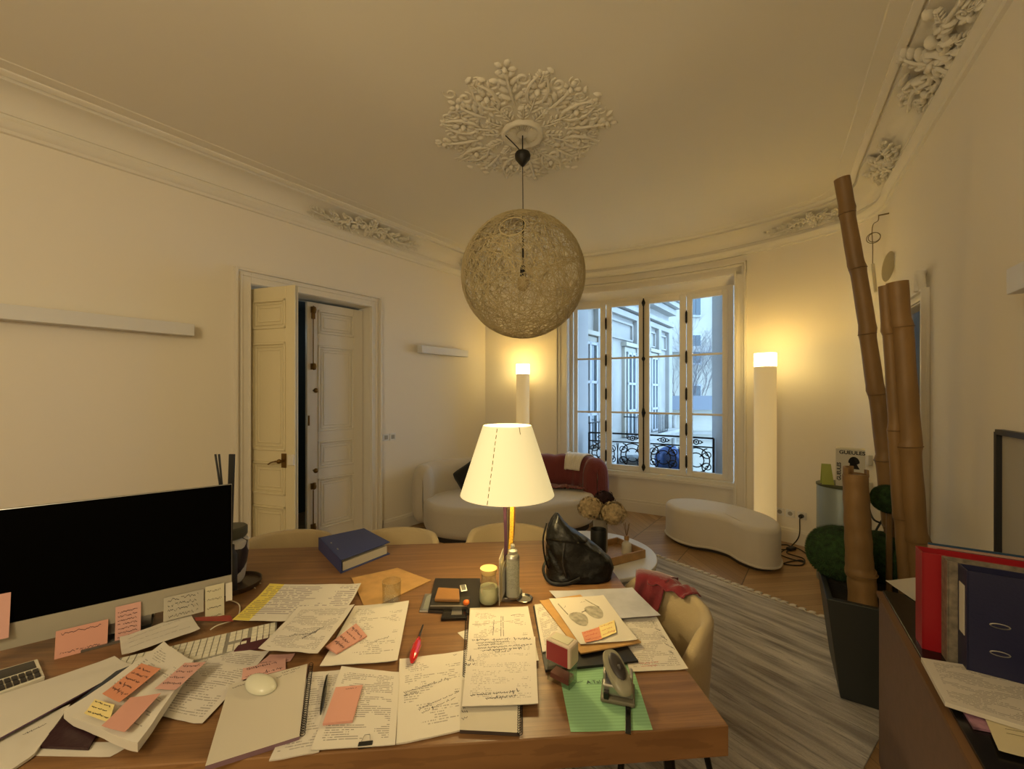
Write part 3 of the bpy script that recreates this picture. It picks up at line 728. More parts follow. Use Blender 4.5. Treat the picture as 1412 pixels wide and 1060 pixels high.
base=mixc(nt,math_(nt,'MULTIPLY_ADD',strp,3.6,-1.3,True),col((132,120,106)),col((216,206,190)))
lines=math_(nt,'GREATER_THAN',nz(3.5,46,4,off=9),.60)
base=mixc(nt,math_(nt,'MULTIPLY',lines,.55),base,col((86,80,74)))
base=mixc(nt,math_(nt,'MULTIPLY_ADD',patch,1.6,-.55,True),base,mixc(nt,.5,base,col((214,208,198))))
nt.links.new(mixc(nt,math_(nt,'MULTIPLY',fine,.35),base,col((104,98,92))),b.inputs['Base Color']); b.inputs['Roughness'].default_value=1
b.inputs['Sheen Weight'].default_value=.3
bp=nd(nt,'ShaderNodeBump',inp={'Strength':.9,'Distance':.012}); nt.links.new(math_(nt,'ADD',math_(nt,'MULTIPLY',strp,1.2),math_(nt,'MULTIPLY',fine,.5)),bp.inputs['Height']); nt.links.new(bp.outputs[0],b.inputs['Normal'])
# corner C=(2.49,2.46); u runs back along the fringed edge, v runs under the desk
ru=V((.593,-.805,0)); rv_=V((-.805,-.593,0)); corner=V((2.49,2.46,0)); ang=math.atan2(-ru.y,-ru.x)
rg_=thing('rug','large grey striped woven rug with knotted white fringe under the desk and coffee table','rug',corner-ru*2.05,math.atan2(ru.y,ru.x))
mb=MB(); LU,LV=2.05,3.1
def rf(u,v):
    return V((u*LU,-v*LV, .009+.002*noise.noise(V((u*3,v*40,0)))+.001*noise.noise(V((u*30,v*90,3)))))
mb.grid(rf,40,150)
mb.add([(0,0,0),(LU,0,0),(LU,-LV,0),(0,-LV,0),(0,0,.009),(LU,0,.009),(LU,-LV,.009),(0,-LV,.009)],[(0,1,5,4),(1,2,6,5),(2,3,7,6),(3,0,4,7)])
mb.build('pile',rm_,rg_,split=0)
mb=MB(); nk=34
for k in range(nk):
    x=LU*(k+.5)/nk; a=rnd.uniform(-.5,.5)
    mb.blob((x,.018,.014),(.027,.012,.011),8,5,Matrix.Rotation(R(38),3,'Z'))
    mb.tube([(x+.012,.024,.01),(x+.016+.010*math.sin(a),.040,.008),(x+.018+.02*math.sin(a),.058,.006)],[.007,.010,.005],6)
    mb.tube([(x-LU/nk/2,.004,.013),(x,.016,.016),(x+LU/nk/2,.004,.013)],.0035,5)
mb.build('fringe',M('white cotton fringe',(222,214,200),.9),rg_)
# ---- tub chairs
CHAIR=M('beige chair fabric',(172,154,120),.95,bump=(150,.5,.003),sheen=.2,spec=.1)
def chh(a):
    t=min(1,max(0,(abs(a)-R(58))/R(46))); return .745-.165*t*t*(3-2*t)
def chair(label,loc,rz,group='beige tub chairs round the desk'):
    t=thing('tub_chair',label,'chair',loc,rz,group)
    # local: faces -y, back at +y
    r=.255
    def sh(u,v,ro):
        a=R(-112+224*u); h=.60+.15*math.cos(a*.8)**1.2 if abs(a)<R(110) else .6
        h=chh(a)
        zz=.36+(h-.36)*v; k=1+.09*v
        rr_=ro*k; edge=min(u,1-u)*14; rr_=rr_ 
        return V((rr_*math.sin(a),rr_*math.cos(a)*.98-.01,zz))
    mb=MB(); nu,nv=36,8
    vs=[];
    prof_=[(r,0),(r,.25),(r,.5),(r,.8),(r+.0,.95),(r-.006,.99),(r-.02,1.005),(r-.034,.99),(r-.04,.95),(r-.042,.7),(r-.045,.4),(r-.05,.1)]
    for i in range(nu+1):
        for ro,v in prof_: vs.append(sh(i/nu,v,ro))
    k=len(prof_); fs=[(i*k+j,(i+1)*k+j,(i+1)*k+j+1,i*k+j+1) for i in range(nu) for j in range(k-1)]
    fs+=[tuple(range(k)),tuple(nu*k+j for j in range(k-1,-1,-1))]
    mb.add(vs,fs,smooth=True); mb.build('backrest',CHAIR,t,split=50)
    mb=MB(); pts=catmull([(.235*math.sin(2*PI*k/16)*1.0,.235*math.cos(2*PI*k/16)-(.03 if 4<k<12 else 0),0) for k in range(16)],3,True)
    mb.rounded([(p.x,p.y) for p in pts],.36,.47,.035,.03,crown=.01); mb.build('seat',CHAIR,t,split=0)
    for sx,sy in ((-1,-1),(1,-1),(1,1),(-1,1)):
        mb=MB(); mb.tube([(.15*sx,.15*sy,.365),(.21*sx,.21*sy,.0125)],[.013,.009],10); mb.build('leg',BLACKM,t)
    return t
ch0=chair('beige tub chair across the desk, leftmost, beside the desk pot',(-1.30,2.30,0),R(8))
def chc(label,loc,rz): return copy_tree(ch0,loc,rz,label)
chc('beige tub chair across the desk behind the blue binder',(-.69,2.34,0),R(5))
chc('beige tub chair across the desk behind the table lamp',(-.02,2.425,0),R(-2))
chc('tub chair at the right end of the desk, a crimson scarf over its back',(.53,1.66,0),R(-80))
# scarf: a red band looped over the back of the right chair
SCARF=M('crimson wool scarf',(108,14,28),.9,bump=(60,.5,.004),sheen=.4)
mb=MB()
def chp(a,v,ro,dz=0):   # point on the right chair's shell in world
    h=chh(a); zz=.36+(h-.36)*v; k=1+.09*v
    q=frames[ch0].inverted(); Mx=Matrix.Translation(V((.53,1.66,0)))@Matrix.Rotation(R(-80),4,'Z')
    return Mx@V((ro*k*math.sin(a),ro*k*math.cos(a)*.98-.01,zz+dz))
def scarf(u,v):
    # u across, v along: from inside the back, over the rim, outside
    a=R(-78+36*u+14*math.sin(v*2.0)) 
    w_=.006*noise.noise(V((u*6,v*5,0)))+.004*math.sin(u*14)
    if v<.5:
        t=v/.5; return chp(a,.55+.47*t,.255-.058-w_*1-.003,0.004)
    t=(v-.5)/.5; 
    if t<.2: return chp(a,1.02+.0*t,.197+.08*t/.2,.010)
    return chp(a,1.02-.55*(t-.2)/.8,.277+.006+w_,.006)
mb.grid(scarf,16,28)
def scarf2(u,v):
    a=R(-52+50*v); ro=.268-.085*u; w_=.008*noise.noise(V((u*6,v*7,5)))+.006*math.sin(v*16+u*3)
    z=1.0+(.0 if .2<u<.8 else -.05*(abs(u-.5)-.3)/.2)
    return chp(a,z,ro+.004*math.sin(v*9),.012+w_)
mb.grid(scarf2,12,28)
tag(mb.build('scarf',SCARF,solid=.006,split=0),'crimson scarf draped over the back of the right-hand tub chair','scarf')
# ---- globe lamp
gl_=thing('pendant_lamp','large woven globe pendant lamp hanging from the ceiling rose','pendant lamp',(.075,2.87,3.45))
GC=V((.078,2.87,2.42)); GR=.432
STRAW=M('stiff woven thread',(196,180,140),.7); CORD=M('black cord',(14,13,12),.5)
mb=MB(); rg=random.Random(11)
hole=[(V((-.19,-.93,.52)).normalized(),.19)]
for k in range(205):
    ax=V((rg.gauss(0,1),rg.gauss(0,1),rg.gauss(0,1))).normalized(); off=rg.uniform(-.72,.72); u=ax.orthogonal().normalized(); w_=ax.cross(u)
    rr_=math.sqrt(1-off*off); n=40; ph=rg.random()*6; ln=rg.uniform(.5,1.0); m=int(n*ln); run=[]
    for i in range(m+1):
        a=2*PI*i/n+ph; d=(ax*off+(u*math.cos(a)+w_*math.sin(a))*rr_+ax*(.06*math.sin(a*3+ph)+.03*math.sin(a*7+ph*2))); d.normalize()
        inh=any(d.dot(h)>math.cos(s) for h,s in hole) and k%3
        if inh:
            if len(run)>2: mb.tube(run,.0020,3,cap=False)
            run=[]
        else: run.append(GC+d*GR*(1+.006*math.sin(k)))
    if len(run)>2: mb.tube(run,.0020,3,cap=False)
for h,s in hole:
    u=h.orthogonal().normalized(); w_=h.cross(u); mb.tube([GC+(h*math.cos(s)+(u*math.cos(b)+w_*math.sin(b))*math.sin(s)).normalized()*GR for b in [2*PI*i/30 for i in range(30)]],.004,5,closed=True)
sh_=mb.build('woven_shade',STRAW,gl_,True,split=0)
mb=MB(); mb.tube([GC+V((0,0,GR+.004)),V((.075,2.87,3.2))],.0035,6); mb.tube([GC+V((0,0,.06)),GC+V((0,0,GR+.004))],.0065,8); 
mb.tube(catmull([V((.075,2.87,3.29)),V((.02,2.87,3.35)),V((-.045,2.88,3.42))],5),.004,6); mb.build('cord',CORD,gl_,True)
mb=MB(); mb.lathe([(0,3.195),(.012,3.2),(.052,3.25),(.056,3.275),(.05,3.29),(.02,3.30),(0,3.30)],24,(.075,2.87,0)); mb.build('canopy',CORD,gl_,True)
mb=MB(); mb.tube([V((.075,2.87,3.29)),V((.075,2.88,3.42))],.005,6); mb.build('hook',CORD,gl_,True)
mb=MB(); mb.lathe([(0,-.0),(.02,0),(.022,.08),(.01,.09)],16,GC+V((0,0,-.01))); mb.build('socket',CORD,gl_,True)
mb=MB(); mb.blob(GC+V((0,0,-.05)),(.045,.045,.055),16,12); mb.build('bulb',M('unlit bulb glass',(190,170,130),.2),gl_,True)
# ---- wall lights
WL=M('white wall light body',(216,214,210),.5)
def wall_light(W,t0,t1,zc,label,h=.09,d=.085):
    a=W(min(t0,t1),0,zc);c=W(max(t0,t1),0,zc)
    t=thing('wall_light',label,'wall light',W((t0+t1)/2,0,zc),0,'long white wall lights')
    mb=MB(); ia=W(t0,.035+d/2,zc);ic=W(t1,.035+d/2,zc); mb.bar(ia,ic,d,h); mb.build('housing',WL,t,True,bevel=.003)
    for f in (.12,.88):
        q=t0+(t1-t0)*f; mb=MB(); mb.bar(W(q,-.0,zc),W(q,.04,zc),.05,.04); mb.build('bracket',BLACKM,t,True)
wall_light(Lw,.14,.94,2.125,'short white linear wall light between the double door and the sofa')
wall_light(Lw,-3.45,-2.08,2.08,'long pale grey linear wall light at the left edge, left of the double door')
wall_light(Rw,-1.25,-.41,1.99,'pale grey linear wall light at the right edge above the black picture frame')
# ---- switches and sockets
def plate(name,W,t,z,label,hole=True,group=None,w=.08):
    th=thing(name,label,'wall socket' if hole else 'light switch',W(t,0,z),0,group)
    mb=MB(); mb.bar(W(t-w/2,.006,z),W(t+w/2,.006,z),.012,w); mb.build('plate',WHITE,th,True,bevel=.003)
    mb=MB()
    if hole: mb.tube([W(t,.0125,z),W(t,.0135,z)],.022,20)
    else: mb.bar(W(t-.02,.014,z),W(t+.02,.014,z),.008,.045)
    mb.build('insert',M('socket grey',(150,148,142),.5) if 'socket grey' not in bpy.data.materials else bpy.data.materials['socket grey'],th,True)
plate('light_switch',Lw,DL1+.20,1.09,'white light switch right of the double door, the left of two',False,'light switches')
plate('light_switch',Lw,DL1+.29,1.09,'white light switch right of the double door, the right of two',False,'light switches')
for px,lab in ((1075.5,'leftmost of three white wall sockets right of the floor lamp'),(1090,'middle one of three white wall sockets right of the floor lamp'),(1106,'rightmost of three white wall sockets, with a black plug')):
    q,i=on_wall(px); j=int(i); W=Cf(i); plate('wall_socket',(lambda t,o,z,q=q,j=j: V(((q+V((-nrm(j).y,nrm(j).x,0))*t+nrm(j)*o).x,(q+V((-nrm(j).y,nrm(j).x,0))*t+nrm(j)*o).y,z))),0,.31,lab,True,'wall sockets right of the floor lamp',w=.078)
q,i=on_wall(1106); n=nrm(int(i))
t=thing('power_cable','tangled black power cable plugged into the rightmost socket and lying on the parquet','cable',(q.x,q.y,.31))
mb=MB(); mb.tube([q+V((0,0,.31))+n*.0,q+V((0,0,.31))+n*.05],.02,12); mb.build('plug',CORD,t,True)
g=at(1104,765,0); 
pts=[q+V((0,0,.31))+n*.05,q+V((0,0,.28))+n*.07,q+V((0,0,.12))+n*.09,at(1092,752,.006),at(1076,764,.006),at(1108,775,.006),at(1102,772,.006),at(1080,777,.006),at(1105,779,.006),at(1108,770,.006),at(1085,762,.008),at(1096,755,.008),at(1112,763,.006),at(1120,772,.006)]
mb=MB(); mb.tube(catmull(pts,6),.0055,6); mb.build('cord',CORD,t,True)
mb=MB(); pts=[at(1066,749,.006),at(1075,757,.008),at(1090,756,.012),at(1085,751,.008),at(1062,752,.006)]; mb.tube(catmull(pts,6),.005,6)
tag(mb.build('lamp_cable',CORD),'thin black cable running from the right floor lamp across the floor','cable')
mb=MB(); mb.box(at(1091,756,.018),(.10,.05,.03),.5); tag(mb.build('power_adapter',CORD,bevel=.006),'small black power adapter lying in the cable tangle on the floor','adapter')
# ================================================================ courtyard outside the window
STONE=M('pale limestone facade',(150,147,141),.85,bump=(8,.3,.01),var=(1.3,.08))
STONE2=M('cream rendered wall',(166,162,150),.9,var=(.6,.05))
ZINC=M('zinc grey',(104,110,118),.5,.2); SHUT=M('white shutter paint',(168,170,172),.6); WDK=M('dark window glass',(70,82,88),.15)
# own shutters folded against the reveals
def shutter(px0,px1,off0,off1,label,lou):
    a,_=on_wall(px0,off0); c,_=on_wall(px1,off1); t=thing('window_shutter',label,'shutter',(a.x,a.y,.5),0,'folded shutters outside the window')
    mb=MB(); d=(c-a).normalized(); L=(c-a).length
    mb.bar((a.x,a.y,1.65),(c.x,c.y,1.65),.03,2.5); mb.build('panel',SHUT,t,True)
    if lou:
        mb=MB(); n=V((d.y,-d.x,0))
        if n.y>0: n=-n
        for k in range(14):
            z=2.02+k*.065; m=a+d*L*.5+n*.022+V((0,0,z)); mb.box(m,(L*.62,.012,.03),math.atan2(d.y,d.x))
        mb.build('louvres',M('shaded louvre grey',(120,128,134),.7),t,True)  # slats in a darker grey than the panel
shutter(1000,983.5,.24,.62,'grey-white louvred shutter folded back right of the window',True)
shutter(793,810,.24,.62,'plain white shutter folded back left of the window',False)
# railing
ra=thing('balcony_railing','black wrought iron scroll railing outside the window','railing',(1.9,5.9,0))
i0=di(812);i1=di(984); RO=.46
def rp(f,z): 
    p,_=on_wall(812+(984-812)*f,RO); return V((p.x,p.y,z))
P=[rp(k/40,0) for k in range(41)]
cum=[0]
for k in range(40): cum.append(cum[-1]+(P[k+1]-P[k]).length)
TL=cum[-1]
def rs(s,z):
    s=max(0,min(TL,s)); k=0
    while k<39 and cum[k+1]<s: k+=1
    f=(s-cum[k])/(cum[k+1]-cum[k]); p=P[k].lerp(P[k+1],f); return V((p.x,p.y,z))
mb=MB(); mb.tube([rs(TL*k/30,1.0) for k in range(31)],.022,6,flat=.6); mb.tube([rs(TL*k/30,.88) for k in range(31)],.010,5); mb.tube([rs(TL*k/30,.52) for k in range(31)],.012,5)
for f in (0,.5,1): mb.tube([rs(TL*f,.4),rs(TL*f,1.0)],.012,6)
mb.build('rails',BLACKM,ra,True)
mb=MB()
def spiral(s,z,r,a0,d,turn=1.6,w=.009):
    N=int(16*turn); pts=[];rad=[]
    for i in range(N+1):
        t=i/N; a=a0+d*2*PI*turn*t; q=r*(1-.85*t); pts.append(rs(s+q*math.cos(a),z+q*math.sin(a))); rad.append(w*(1-.4*t))
    mb.tube(pts,rad,6); mb.blob(pts[-1],(.014,.014,.014),6,5)
def ring(s,z,r,w=.008): mb.tube([rs(s+r*math.cos(2*PI*k/20),z+r*math.sin(2*PI*k/20)) for k in range(20)],w,5,closed=True)
n=4; W_=TL/n
for k in range(n):
    s=W_*(k+.5)
    ring(s,.70,.095); ring(s,.70,.165,.009)
    for b in range(4):
        a=PI/4+b*PI/2; mb.blob(rs(s+.095*math.cos(a),.70+.095*math.sin(a)),(.02,.02,.02),6,4); mb.tube([rs(s+.06*math.cos(a),.70+.06*math.sin(a)),rs(s+.165*math.cos(a),.70+.165*math.sin(a))],.006,5)
    ring(s,.94,.032); 
    for b in (-1,1): ring(s+b*.045,.94,.02,.006); mb.blob(rs(s+b*.075,.94),(.012,.012,.012),5,4)
    mb.blob(rs(s,.94),(.015,.015,.015),5,4)
    for e in (-1,1):
        x=s+e*W_*.5
        spiral(x-e*.075,.785,.075,PI/2+(PI if 0 else 0),e,1.5); spiral(x-e*.075,.615,.075,-PI/2,-e,1.5)
        mb.tube(catmull([rs(x-e*.01,.86),rs(x-e*.0,.70),rs(x-e*.01,.53)],4),.007,5)
mb.build('scrollwork',BLACKM,ra,True)
# balcony slab
mb=MB(); shell(mb,iA-1,iB+1,.36,.42,-0+.24,1.0); mb2=mb.build('balcony_slab',STONE); tag(mb2,'stone balcony ledge outside the window','ledge')
TARP=M('blue tarpaulin',(44,84,150),.5); GREYB=M('grey plastic',(120,128,132),.6)
p,_=on_wall(924,.72); mb=MB()
def tf(d): return 1+.25*noise.noise(V((d.x*3,d.y*3,d.z*2)))
mb.blob((p.x,p.y,.58),(.20,.16,.24),24,16,fn=tf); tag(mb.build('covered_bundle',TARP,split=0),'bundle wrapped in blue tarpaulin on the balcony','bundle')
p,_=on_wall(872,.74); mb=MB(); mb.blob((p.x,p.y,.52),(.22,.14,.14),20,12,fn=tf); tag(mb.build('covered_planter',GREYB,split=0),'dark grey lumpy thing on the balcony left of the central window bolt','planter')
# ---- left wing facade
def fa(t,o,z): return V((1.24+.6126*t+.79*o,7.4+.79*t-.6126*o,z))
wing=thing('courtyard_building','pale stone building wing with cornices running away left outside the window','building',fa(0,0,-3))
def fbox(mb,t0,t1,o0,o1,z0,z1,mi=0):
    p=[fa(t0,o0,0),fa(t1,o0,0),fa(t1,o1,0),fa(t0,o1,0)]; mb.prism([(q.x,q.y) for q in p],z0,z1,mi)
mb=MB(); fbox(mb,-.25,5.25,-1.5,0,-3,8); mb.build('facade',STONE,wing,True)
mb=MB()
for z,pr,h in ((3.25,.10,.12),(3.42,.16,.10),(3.75,.22,.14),(3.92,.34,.12),(4.06,.40,.07)): fbox(mb,-.25,5.25,-.2,pr,z,z+h)
mb.build('cornice',STONE,wing,True)
mb=MB()
for z,pr,h in ((.38,.28,.12),(.52,.36,.08),(-.1,.2,.1)): fbox(mb,-.25,5.25,-.2,pr,z,z+h)
mb.build('ledge',STONE,wing,True)
mb=MB(); 
for t0,t1 in ((.55,.62),(.95,1.05),(2.55,2.75),(3.3,3.5),(4.1,4.3),(4.95,5.25)): fbox(mb,t0,t1,0,.10,.6,3.25)
for t0,t1 in ((1.15,2.45),(3.6,4.0),(4.4,4.9)):
    for z0,z1 in ((2.75,3.15),): fbox(mb,t0,t1,0,.05,z0,z0+.04);fbox(mb,t0,t1,0,.05,z1-.04,z1);fbox(mb,t0,t0+.05,0,.05,z0,z1);fbox(mb,t1-.05,t1,0,.05,z0,z1)
mb.build('pilaster',STONE,wing,True)
for t0,t1,z0,z1 in ((-.1,.52,.62,2.55),(2.0,2.5,.62,2.5),(3.55,4.05,.62,2.5),(.0,.5,4.5,6.3),(1.3,1.9,4.5,6.3),(2.9,3.4,4.5,6.3)):
    mb=MB(); fbox(mb,t0-.09,t1+.09,0,.07,z0,z1+.1); fbox(mb,t0-.14,t1+.14,0,.13,z1+.12,z1+.2)
    f_=mb.build('window',STONE2,wing,True)
    mb=MB(); fbox(mb,t0,t1,.06,.08,z0,z1); g_=mb.build('pane',WDK,f_,True)
    mb=MB(); m=(t0+t1)/2
    for a,c in ((t0,t0+.06),(m-.03,m+.03),(t1-.06,t1)): fbox(mb,a,c,.07,.11,z0,z1)
    for z in (z0,z0+.55,z0+1.15,z1-.06): fbox(mb,t0,t1,.07,.11,z,z+.05)
    mb.build('glazing_bar',SHUT,f_,True)
    if z0<1:
        mb=MB()
        for z in (z0+.0,z0+.45): mb.tube([fa(t0-.1,.3,z),fa(t1+.1,.3,z)],.012,5)
        for e in (t0-.1,t1+.1): mb.tube([fa(e,.05,z0+.45),fa(e,.3,z0+.45)],.012,5)
        for k in range(8):
            tt=t0-.1+(t1-t0+.2)*k/7; mb.tube([fa(tt,.3,z0),fa(tt,.3,z0+.45)],.008,5)
        mb.build('balconet',BLACKM,f_,True)
# ---- far building
far=thing('far_building','pale blue-white rendered building closing the courtyard, behind the bare tree','building',(6,17,-3))
mb=MB(); mb.box((6.5,18,3.0),(14,2,14)); mb.build('facade',STONE2,far,True)
mb=MB()
for z in (3.4,6.6): mb.box((6.5,16.95,z),(14,.3,.25))
mb.build('cornice',STONE,far,True)
for x,z in ((5.6,5.9),(7.6,5.4),(7.6,3.4),(7.6,1.3)):
    mb=MB(); mb.box((x,16.95,z),(.55,.14,1.3)); f_=mb.build('window',SHUT,far,True)
    mb=MB(); mb.box((x-.12,16.86,z),(.2,.05,1.15)); mb.box((x+.12,16.86,z),(.2,.05,1.15)); mb.build('pane',WDK,f_,True)
mb=MB(); mb.box((8.6,16.9,5),(.12,.3,9)); mb.build('downpipe',ZINC,far,True)
# low annex
an=thing('annex_building','low cream annex wall with a grey zinc roof edge in the courtyard','building',(5,12.5,-3))
mb=MB(); mb.box((5.75,13.2,-.8),(3.6,1.2,4.5)); mb.build('wall',STONE2,an,True)
mb=MB(); mb.box((5.75,13.1,1.28),(3.7,1.5,.42)); mb.build('roof_edge',ZINC,an,True)
mb=MB(); mb.box((5.75,12.56,.35),(3.6,.1,.08)); mb.box((5.75,12.56,.15),(3.6,.06,.05)); mb.build('string_course',STONE,an,True)
pp=thing('rain_pipe','pale vertical rain pipe at the corner of the stone wing','pipe',(4.4,11.2,0))
mb=MB(); 
q=fa(5.32,.12,0); mb.tube([(q.x,q.y,-3),(q.x,q.y,.95)],.06,10)
for z in (.0,.45,.9): mb.tube([(q.x,q.y,z),(q.x,q.y,z+.05)],.075,10)
mb.build('pipe',STONE,pp,True)
mb=MB(); mb.add([(-6,6.3,-3),(20,6.3,-3),(20,20,-3),(-6,20,-3)],[(0,1,2,3)]); struct(mb.build('ground',M('courtyard paving',(150,148,140),.9)))
# bare tree
tr2=thing('bare_tree','bare leafless courtyard tree in front of the far building','tree',(6.6,14.8,-3))
mb=MB(); tg=random.Random(4)
def branch(p,d,L,r,dep):
    q=p+d*L*.5+V((tg.uniform(-.1,.1),tg.uniform(-.1,.1),0))*L; e=p+d*L; mb.tube([p,q,e],[r,r*.8,r*.6],4,cap=False)
    if dep==0: return
    for k in range(3 if dep>1 else 4):
        dd=(d+V((tg.uniform(-1,1),tg.uniform(-1,1),tg.uniform(-.25,.75)))*.62).normalized(); branch(e if k else q,dd,L*tg.uniform(.62,.85),r*.6,dep-1)
branch(V((6.6,14.8,-3)),V((.0,0,1)),2.9,.09,0); 
for k in range(4): branch(V((6.6,14.8,-.15)),(V((tg.uniform(-.7,.7),tg.uniform(-.4,.4),1))).normalized(),1.35,.028,5)
mb.build('branches',M('bark brown',(104,98,98),.9),tr2,True,split=0)
# ================================================================ the desk
TZ=.745
wm,nt,b=newmat('oak desk veneer')
tc=nd(nt,'ShaderNodeTexCoord'); mp=nd(nt,'ShaderNodeMapping'); mp.inputs['Scale'].default_value=(1.2,26,8); mp.inputs['Rotation'].default_value=(0,0,0); nt.links.new(tc.outputs['Object'],mp.inputs[0])
n1=nd(nt,'ShaderNodeTexNoise',inp={'Scale':1.6,'Detail':8,'Distortion':.4}); nt.links.new(mp.outputs[0],n1.inputs['Vector'])
mp2=nd(nt,'ShaderNodeMapping'); mp2.inputs['Scale'].default_value=(6,240,40); nt.links.new(tc.outputs['Object'],mp2.inputs[0])
n2=nd(nt,'ShaderNodeTexNoise',inp={'Scale':1.0,'Detail':3}); nt.links.new(mp2.outputs[0],n2.inputs['Vector'])
c=mixc(nt,math_(nt,'MULTIPLY_ADD',n1.outputs[0],2.0,-.5,True),col((104,72,44)),col((142,104,66)))
nt.links.new(mixc(nt,math_(nt,'MULTIPLY',math_(nt,'GREATER_THAN',n2.outputs[0],.56),.28),c,col((84,54,32))),b.inputs['Base Color'])
b.inputs['Roughness'].default_value=.42
DA=math.atan2(.08,.9968)
desk=thing('desk','long oak desk covered with papers, in the foreground','desk',(.557,1.043,0),DA)
# local: x to the right (0 at right end), y away from the camera
DLN,DW=2.75,1.335; 
mb=MB(); mb.box((-DLN/2,DW/2,TZ-.04),(DLN,DW,.08)); mb.build('desktop',wm,desk,bevel=.003)
for x,y in ((-.12,.1),(-.12,DW-.1),(-DLN+.12,.1),(-DLN+.12,DW-.1)):
    mb=MB(); mb.tube([(x,y,TZ-.081),(x+.05,y+(.04 if y>.5 else -.04),.0125)],[.016,.011],10); mb.build('leg',BLACKM,desk)
# ---- paper stock
INK=M('dark blue-black pen ink',(34,32,44),.8); RED=M('red stamp ink',(170,52,58),.8)
PW=(206,199,188)
T_=[text_mat('printed letter paper',PW,rows=40,seed=3,dens=.5,para=.45,amt=.6,words=36),
    text_mat('printed form paper',(205,198,188),rows=42,seed=11,dens=.42,para=.50,amt=.42,words=40),
    text_mat('sparse printed paper',(208,201,189),rows=36,seed=23,dens=.45,para=.54,amt=.5,words=36),
    text_mat('dense printed paper',(200,193,183),rows=34,seed=41,dens=.5,para=.44,amt=.5,words=36)]
BLANK=M('blank white paper',(200,193,181),.8); CREAM=M('cream paper',(204,192,158),.8); KRAFT=M('kraft paper',(176,136,82),.85,var=(20,.06))
PINK=M('pink sticky note paper',(200,146,130),.85); PINK2=M('pale pink sticky note paper',(198,152,142),.85); ORN=M('orange sticky note paper',(204,136,104),.85); YEL=M('pale yellow note paper',(226,206,140),.85)
GRIDP=text_mat('squared notebook paper',(192,184,168),ink=(170,160,160),rows=60,seed=2,dens=.99,para=-1,amt=.10,mar=0,top=1,bot=0)
GREEN=text_mat('pale green ruled paper',(138,182,138),ink=(120,160,120),rows=26,seed=2,dens=.99,para=-1,amt=.45,mar=0,top=1,bot=0)
SPREAD=text_mat('spreadsheet printout with a yellow column',(204,198,188),ink=(86,72,96),rows=20,seed=7,dens=.5,para=.42,amt=.6,mar=.02,band=(.16,(214,196,92)))
GREYP=M('grey-blue printed picture',(168,168,176),.7,var=(9,.08))
def bil(c,u,v): return (c[3]*(1-u)+c[2]*u)*(1-v)+(c[0]*(1-u)+c[1]*u)*v     # c = TL TR BR BL, v up
def scrib(mb,c,zf,u0,v0,u1,v1,seed,mi,amp=.35,h=.02,wd=.0007,dens=1.0):
    """one handwritten line from (u0,v0) to (u1,v1) in sheet coordinates"""
    rg=random.Random(seed); L=(bil(c,u1,v1)-bil(c,u0,v0)).length; n=max(6,int(L/.0022*dens)); pts=[];u=0
    words=[]; cur=[]
    for i in range(n+1):
        t=i/n
        if rg.random()<.10 and len(cur)>4: words.append(cur);cur=[]; continue
        uu=u0+(u1-u0)*t; vv=v0+(v1-v0)*t+h*(.5*math.sin(i*2.4+rg.random())+rg.uniform(-amp,amp))*(1.5 if rg.random()<.12 else .7)
        cur.append((uu,vv))
    words.append(cur)
    for w_ in words:
        if len(w_)<2: continue
        P=[]
        for uu,vv in w_:
            q=bil(c,min(max(uu,0),1),min(max(vv,0),1)); P.append(V((q.x,q.y,zf(uu,vv)+.0005)))
        vs=[]
        for i,p in enumerate(P):
            t=(P[min(i+1,len(P)-1)]-P[max(i-1,0)]); t.z=0
            if t.length<1e-7: t=V((1,0,0))
            t.normalize(); nn=V((-t.y,t.x,0))*wd+t*wd*.3; vs+=[p+nn,p-nn]
        mb.add(vs,[(2*i,2*i+1,2*i+3,2*i+2) for i in range(len(P)-1)],mi)
def sheet(name,label,cat,C,mat,z=.001,th=.0006,curl=.0,notes=(),z4=None,seed=0,group=None,px=True,edge=None,ink=None,extra=None,wd=.0007,tiltz=0):
    """a sheet or pad of paper; C = pixel corners TL TR BR BL on the desk top, z = height above it"""
    base=TZ+z
    c=[at(p[0],p[1],base+th) for p in C] if px else [V(p) for p in C]
    mb=MB(); nu,nv=14,18
    def zf(u,v):
        w_=curl*(noise.noise(V((u*2.1+seed,v*2.3,seed*.7)))+.5*noise.noise(V((u*5+seed,v*4,1)))+.8)
        e=curl*1.2*max(0,abs(u-.5)*2-.75)*max(0,abs(v-.5)*2-.6)*8
        return base+th+max(0,w_+e)+tiltz*v
    mb.grid(lambda u,v:(lambda q:V((q.x,q.y,zf(u,v))))(bil(c,u,v)),nu,nv)
    mb.grid(lambda u,v:(lambda q:V((q.x,q.y,zf(u,v)-th)))(bil(c,u,v)),nu,nv,mi=1 if edge else 0,uv=False)
    def skirt(fa_,n):
        vs=[];
        for k in range(n+1):
            u,v=fa_(k/n); q=bil(c,u,v); zz=zf(u,v); vs+=[V((q.x,q.y,zz)),V((q.x,q.y,zz-th))]
        mb.add(vs,[(2*k,2*k+1,2*k+3,2*k+2) for k in range(n)],1 if edge else 0)
    skirt(lambda t:(t,0),nu);skirt(lambda t:(t,1),nu);skirt(lambda t:(0,t),nv);skirt(lambda t:(1,t),nv)
    mats=[mat]+([edge] if edge else [mat])+[ink or INK,RED]
    for i,s in enumerate(notes):
        u0,v0,u1,v1=s[:4]; mi=2 if len(s)<5 or s[4]==0 else 3; h=s[5] if len(s)>5 else .018
        scrib(mb,c,zf,u0,v0,u1,v1,seed*31+i,mi,h=h,wd=wd)
    if extra: extra(mb,c,zf)
    cen=(c[0]+c[1]+c[2]+c[3])/4
    o=mb.build(name,mats,split=0); return tag(o,label,cat,group)
G='loose sheets of paper on the desk'
